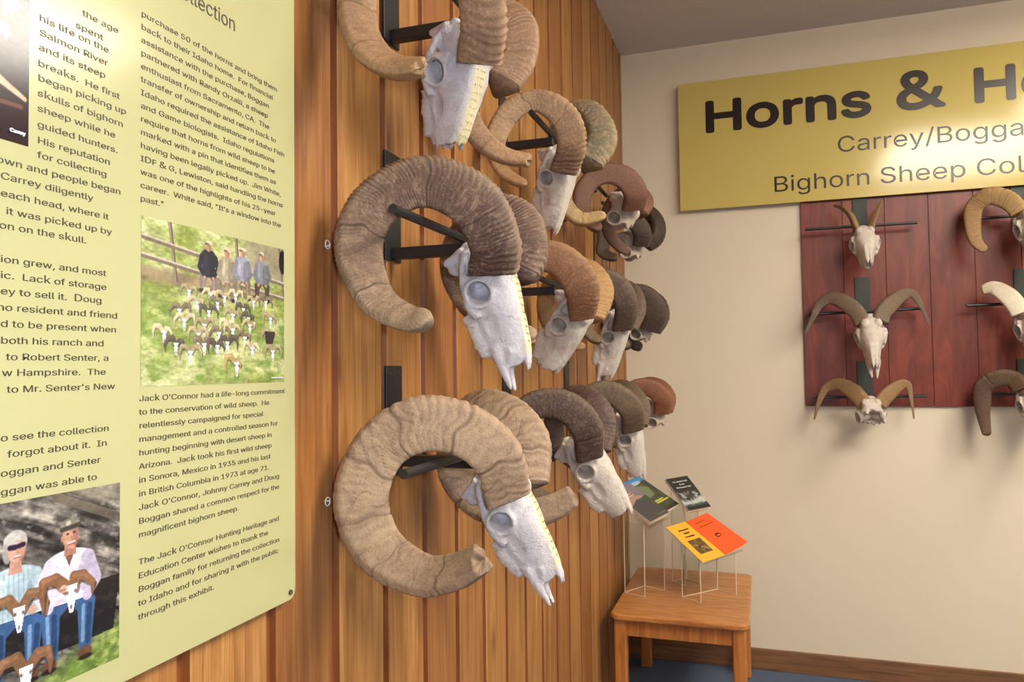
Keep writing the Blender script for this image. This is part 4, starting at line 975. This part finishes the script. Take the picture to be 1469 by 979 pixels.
def bracket_back(x, z0, z1, rodpx, label):
    sk = BACKS[len([o for o in COL.objects if o.get('group') == 'dark iron brackets on the red board'])]
    t = empty('iron_bracket', (x, 4.383, z0), label, 'bracket', 'dark iron brackets on the red board')
    b = bmesh.new(); box(b, x-.036, x+.036, 4.3775, 4.3835, z0, z1, .001); obj('plate', b, M_IRONGREEN, t)
    (a, c), (d, e) = rodpx
    A, B = Vector(atY(a, c, 4.31)), Vector(atY(d, e, 4.31)) if d else None
    if B is None: B = Vector((2*x-A.x, 4.31, A.z+.004))
    tree = bvh_of(sk); done = False
    for dy, dz in sorted(((y, z) for y in np.arange(-.09, .061, .006) for z in np.arange(-.05, .051, .006)), key=lambda q: q[0]**2+4*q[1]**2):
        o = Vector((0, dy, dz)); zr = (A.z+B.z)/2+dz
        if A.y+dy > 4.36: continue
        q = bmesh.new(); tube(q, [A+o, B+o], .009, 10); box(q, x-.012, x+.012, 4.30+dy, 4.375, zr-.028, zr-.004); hit = BVHTree.FromBMesh(q).overlap(tree); q.free()
        if not hit: done = True; break
    if not done: print('NO CLEAR ROD', label)
    b = bmesh.new(); tube(b, [A+o, B+o], .0075, 10); obj('rod', b, M_IRON, t)
    b = bmesh.new(); box(b, x-.01, x+.01, 4.30+dy, 4.378, zr-.026, zr-.005, .001); obj('arm', b, M_IRON, t)
ex = float(atY(1237, 420, 4.38)[0]); fx = float(atY(1462, 420, 4.38)[0])+.015
def zb(px, py): return float(atY(px, py, 4.38)[2])
bracket_back(ex, zb(1235, 338), zb(1235, 270), ((1155, 329), (1316, 319)), 'dark iron bracket behind the short upright horns')
bracket_back(ex, zb(1240, 462), zb(1240, 398), ((1158, 451), (1326, 442)), 'dark iron bracket behind the wide grey-brown horns')
bracket_back(ex, zb(1240, 583), zb(1240, 518), ((1166, 570), (1329, 568)), 'dark iron bracket behind the drooping golden-brown horns')
bracket_back(fx, zb(1460, 322), zb(1460, 262), ((1380, 314), (None, None)), 'dark iron bracket behind the banded golden horns')
bracket_back(fx, zb(1460, 446), zb(1460, 386), ((1386, 438), (None, None)), 'dark iron bracket behind the bare white horn cores')
bracket_back(fx, zb(1460, 580), zb(1460, 515), ((1394, 566), (None, None)), 'dark iron bracket behind the deep brown horns')

# ------------------------------------------------------------------ side table
TX0, TX1, TY0, TY1, TZ = .062, .672, 3.46, 4.32, .53
tb = empty('side_table', ((TX0+TX1)/2, (TY0+TY1)/2, 0), 'low oak side table with rounded corners in the corner by the wood wall', 'table')
b = bmesh.new(); prism(b, rrect(TX0, TX1, TY0, TY1, .045, 8), .030, Matrix.Translation((0, 0, TZ-.030)))
es = [e for e in b.edges if abs(e.verts[0].co.z-e.verts[1].co.z) < 1e-5]
bmesh.ops.bevel(b, geom=es, offset=.009, segments=3, affect='EDGES', profile=.5)
obj('tabletop', b, M_TABLE, tb, False)
for sx in (0, 1):
    for sy in (0, 1):
        x0 = TX0+.015 if sx == 0 else TX1-.015-.058; y0 = TY0+.02 if sy == 0 else TY1-.02-.058
        b = bmesh.new(); box(b, x0, x0+.058, y0, y0+.058, 0, TZ-.0305, .008); obj('leg', b, M_TLEG, tb)
for (x0, x1, y0, y1) in ((TX0+.077, TX1-.077, TY0+.032, TY0+.054), (TX0+.077, TX1-.077, TY1-.054, TY1-.032), (TX0+.027, TX0+.049, TY0+.081, TY1-.081), (TX1-.049, TX1-.027, TY0+.081, TY1-.081)):
    b = bmesh.new(); box(b, x0-.006, x1+.006, y0-.004*0, y1, TZ-.105, TZ-.0305, .002); obj('apron', b, M_TLEG, tb)

# ------------------------------------------------------------------ books on clear stands
def basis(bl, br, tl):
    bl, br, tl = (Vector(v) for v in (bl, br, tl)); M = frame(bl, br-bl, tl-bl); return M, (br-bl).length, (tl-bl).length
def onplane(px, py, M, off):
    n = np.array(M.to_3x3() @ Vector((0, 0, 1))); o = np.array(M @ Vector((0, 0, off))); d = ray(px, py); return CAM+d*(((o-CAM)@n)/(d@n))
def quad(px):   # TL, BR, BL as (px, py, Y)
    return [atY(*p) for p in px] if len(px[0]) == 3 else [np.array(p[0]) for p in px]
def book(label, px, pic, t=.016, texts=(), paper=M_PAPER, sink=0.0):
    tl, br, bl = quad(px); M, w, h = basis(bl, br, tl); M = M @ Matrix.Translation((0, 0, sink))
    root = empty('book', bl, label, 'book', 'books on the clear stands')
    b = bmesh.new(); obox(b, M @ Vector((.002, .002, -t+.001)), M.to_3x3() @ Vector((w-.004, 0, 0)), M.to_3x3() @ Vector((0, h-.004, 0)), M.to_3x3() @ Vector((0, 0, t-.002))); obj('pages', b, paper, root)
    b = bmesh.new(); obox(b, M @ Vector((0, 0, -.0012)), M.to_3x3() @ Vector((w, 0, 0)), M.to_3x3() @ Vector((0, h, 0)), M.to_3x3() @ Vector((0, 0, .001)))
    obox(b, M @ Vector((0, 0, -t)), M.to_3x3() @ Vector((w, 0, 0)), M.to_3x3() @ Vector((0, h, 0)), M.to_3x3() @ Vector((0, 0, .001)))
    obox(b, M @ Vector((-.001, 0, -t)), M.to_3x3() @ Vector((.0015, 0, 0)), M.to_3x3() @ Vector((0, h, 0)), M.to_3x3() @ Vector((0, 0, t-.0002))); cv = obj('cover', b, paper, root)
    o = obj('cover_print', pic.mesh(M @ Matrix.Translation((0, 0, .0003)), w, h), M_COVER, cv)
    for (s, u, v, sz, al, m) in texts:
        b = bmesh.new(); add_text(b, M @ Matrix.Translation((u*w, v*h, .0009)), s, sz, align=al, bold=.01); obj('title', b, m, cv)
    return root, M, w, h
M_YT = mat_plain('yellow_title_ink', rgb(206, 200, 70), .5); M_BT = mat_plain('black_title_ink', rgb(40, 30, 24), .5)
def pic_mountain():
    p = Pic(70, 120); n = p.nz(6, 10, 31)
    p.a = p.lerp(p.Y*1.2, (150, 138, 150), (120, 112, 118)); p.a = p.lerp(n, p.a*.9, p.a*1.08)
    p.poly([(0, .5), (.2, .3), (.45, .22), (.62, .33), (1, .44), (1, .55), (0, .62)], (186, 152, 140)); p.poly([(0, .55), (.5, .42), (1, .52), (1, 1), (0, 1)], (84, 80, 86))
    p.poly([(.55, .45), (1, .4), (1, .62), (.7, .66)], (70, 84, 74)); p.put(np.clip((p.Y-.62)*4, 0, 1), (82, 78, 76)); p.line([(.1, .28), (.6, .22)], .012, (222, 206, 200)); p.line([(.15, .33), (.65, .28)], .012, (222, 206, 200)); p.line([(.55, .93), (.95, .93)], .008, (170, 164, 150)); return p
def pic_forest():
    p = Pic(70, 120); n = p.nz(8, 8, 33); p.a = p.lerp(n, (54, 60, 44), (98, 102, 74))
    p.put(np.clip((.17-p.Y)*20, 0, 1), (70, 148, 214)); p.ell(.5, .14, .3, .05, (190, 214, 232)); p.poly([(.2, .3), (.5, .2), (.8, .34), (.7, .55), (.4, .6)], (126, 138, 106)); p.poly([(.75, .16), (1, .16), (1, .5)], (60, 66, 52)); p.put(np.clip((p.Y-.86)*10, 0, 1), (52, 48, 42)); return p
def pic_black():
    p = Pic(70, 120, (48, 44, 42)); n = p.nz(14, 16, 35); m = np.clip((p.Y-.42)*10, 0, 1)*np.clip((.9-p.Y)*14, 0, 1)
    p.put(m, (60, 60, 60)); p.put(m*np.clip(n*4-1.7, 0, 1), (190, 190, 186)); p.put(np.clip((p.Y-(.66+.05*np.sin(p.X*5)))*14, 0, 1)*np.clip((.86-p.Y)*18, 0, 1), (214, 220, 212), .9); p.put(np.clip((p.Y-.84)*14, 0, 1)*np.clip((.92-p.Y)*18, 0, 1), (70, 122, 150)); return p
bk1, M1, w1, h1 = book('grey paperback with a pink mountain on its cover, leftmost on the clear stands', [(887, 702, 3.86), (960, 735, 3.85), (933, 749, 3.72)], pic_mountain(), .020)
bk2, M2, w2, h2 = book('book with a blue sky and yellow title, half behind the grey mountain book', [(onplane(*q, M1, -.0225),) for q in ((903, 692), (974, 723), (946, 739))], pic_forest(), .014, texts=
     [('Snake River', .30, .30, .016, 'LEFT', M_YT), ('of Hells Canyon', .30, .23, .016, 'LEFT', M_YT)])
for o in list(bk2.children_recursive):
    if o.name.startswith('title'): bpy.data.objects.remove(o)
cv = [c for c in bk2.children if c.name.startswith('cover')][0]
for v, a, c in ((.27, .38, .78), (.22, .40, .95)):
    b = bmesh.new()
    obox(b, M2 @ Vector((a*w2, v*h2, .0006)), M2.to_3x3() @ Vector(((c-a)*w2, 0, 0)), M2.to_3x3() @ Vector((0, .009, 0)), M2.to_3x3() @ Vector((0, 0, .0004)))
    obj('title', b, M_YT, cv)
bk3, M3, w3, h3 = book('black book with white title lines above a river picture, on the rear clear stand', [(950, 689, 4.05), (1020, 727, 4.02), (988, 733, 3.93)], pic_black(), .012,
     [('The Middle Fork', .5, .84, .017, 'CENTER', M_WHITE), ('& the', .5, .75, .017, 'CENTER', M_WHITE), ('Sheepeater War', .5, .66, .017, 'CENTER', M_WHITE)])
def booklet(label, px, colr, curl, texts, picbox=None):
    tl, br, bl = quad(px); M, w, h = basis(bl, br, tl); root = empty('booklet', bl, label, 'booklet', 'thin booklets on the front clear stand')
    m = mat_plain('booklet_paper_'+('yellow' if curl == 0 else 'orange'), colr, .55, var=.03)
    def warp(co):
        co = co.copy(); u = co[:, 0]/w; v = 1-co[:, 1]/h; co[:, 2] += curl*(u**2)*(.3+v); return co
    p = Pic(24, 30); me = p.mesh(M @ Matrix.Translation((0, 0, .0012)), w, h, warp); c = obj('cover', me, m, root)
    me2 = p.mesh(M, w-.002, h-.002, lambda co: warp(co)-np.array([0, 0, .0028])); obj('pages', me2, M_PAPER, root)
    for ms in (c, ):
        sd = ms.modifiers.new('thick', 'SOLIDIFY'); sd.thickness = .0008
    for (s, u, v, sz, al) in texts:
        b = bmesh.new(); t = text_mesh(s, sz, align=al, bold=.006)
        co = np.zeros(len(t.vertices)*3); t.vertices.foreach_get('co', co); co = co.reshape(-1, 3); co[:, 0] += u*w; co[:, 1] += v*h
        co = warp(co); co[:, 2] += .0020; co = co@np.array(M)[:3, :3].T+np.array(M)[:3, 3]; t.vertices.foreach_set('co', co.ravel()); b.from_mesh(t); bpy.data.meshes.remove(t); obj('title', b, M_BT, c)
    if picbox:
        u0, u1, v0, v1 = picbox; q = Pic(30, 34); n = q.nz(5, 5, 44); q.a = q.lerp(n*1.6-.3, (60, 46, 22), (160, 126, 60)); q.line([(.3, .4), (.9, .8)], .08, (176, 140, 80)); q.line([(.35, .55), (.5, .5)], .06, (50, 38, 24))
        obj('picture', q.mesh(M @ Matrix.Translation((u0*w, v0*h, .0021)), (u1-u0)*w, (v1-v0)*h), M_COVER, c)
    return root, M, w, h
ylw, MY, wy, hy = booklet('yellow booklet with a small square picture, left on the front clear stand', [(960, 756, 3.85), (1040, 797, 3.80), (1008, 808, 3.69)], rgb(236, 180, 56), 0,
     [('Sheepeater', .5, .80, .017, 'CENTER'), ('Indian', .5, .71, .017, 'CENTER'), ('Campaign', .5, .62, .017, 'CENTER')], (.22, .78, .18, .54))
org, MO, wo, ho = booklet('orange booklet with a curled cover, right on the front clear stand', [(onplane(*q, MY, .0015),) for q in ((994.5, 746), (1071, 783), (1040.5, 796.5))], rgb(232, 92, 34), .016,
     [('A History', .2, .84, .014, 'LEFT'), ('of the Salmon', .2, .72, .014, 'LEFT')])
for o in list(org.children_recursive):
    if o.name.startswith('title'): bpy.data.objects.remove(o)
oc = [c for c in org.children if c.name.startswith('cover')][0]; b = bmesh.new()
def oP(u, v): return MO @ Vector((u*wo, v*ho, .016*u*u*(.3+1-v)+.0022))
for v, a, c in ((.86, .18, .62), (.74, .2, .8)): tube(b, [oP(a+(c-a)*k/6, v+.008*(k % 2)) for k in range(7)], .0011, 5)
obj('title', b, M_BT, oc); b = bmesh.new()
for k in range(4): tube(b, [oP(.5+.1*math.cos(a), .42+.05*math.sin(a)+.01*k) for a in np.linspace(k, k+2.4, 7)], .0016, 5)
obj('emblem', b, M_BT, oc)

def stand(label, M, w, h, u0, u1, y0):
    """clear riser with a sloping rest: two side walls, a back wall, the rest and its lip"""
    root = empty('acrylic_stand', M @ Vector((w*.5, h*.5, 0)), label, 'display stand', 'clear acrylic display stands'); R3 = M.to_3x3()
    b = bmesh.new(); obox(b, M @ Vector((u0, -.004, -.004-STT)), R3 @ Vector((u1-u0, 0, 0)), R3 @ Vector((0, h*.75, 0)), R3 @ Vector((0, 0, .003))); obj('rest', b, M_CLEAR, root)
    b = bmesh.new(); obox(b, M @ Vector((u0, -.0045, -.004-STT)), R3 @ Vector((u1-u0, 0, 0)), R3 @ Vector((0, .003, 0)), R3 @ Vector((0, 0, STT+.008))); obj('lip', b, M_CLEAR, root)
    e = R3 @ Vector((1, 0, 0)); e.z = 0; e.normalize(); nb = R3 @ Vector((0, 1, 0)); nb.z = 0; nb.normalize()
    A = M @ Vector((u0+.01, h*y0, -.006-STT)); top = A.z
    wd = (u1-u0)-.02
    def sheet(p0, d, ln, za, zb_, edge=True):
        b = bmesh.new(); perp = Vector((-d.y, d.x, 0))
        obox(b, (p0.x, p0.y, za), d*ln, perp*.003, (0, 0, zb_-za), mat=0)
        if edge:
            for q in (0, ln-.002): obox(b, Vector((p0.x, p0.y, za))+d*q-perp*.0003, d*.002, perp*.0036, (0, 0, zb_-za), mat=1)
            obox(b, Vector((p0.x, p0.y, za))-perp*.0003, d*ln, perp*.0036, (0, 0, .0025), mat=1)
        return b
    B = A+e*wd
    o = obj('side_panel', sheet(A, nb, h*.45, TZ+.0005, top), [M_CLEAR, M_EDGE], root)
    o = obj('side_panel', sheet(B, nb, h*.45, TZ+.0005, top), [M_CLEAR, M_EDGE], root)
    obj('back_panel', sheet(A+nb*(h*.45), e, wd, TZ+.0005, (M @ Vector((u0, h*(y0+.45), -.006-STT))).z-.002), [M_CLEAR, M_EDGE], root)
STT = .037; stand('clear acrylic stand under the grey mountain book, tallest beside the wood wall', M1, w1, h1, -.004, w1+.02, .12)
STT = .013; stand('clear acrylic stand under the black book, at the back of the table', M3, w3, h3, .01, w3-.02, .3)
STT = .006; stand('short clear acrylic stand under the yellow and orange booklets', MY, wy, hy, .01, wy+wo*.75, .12)
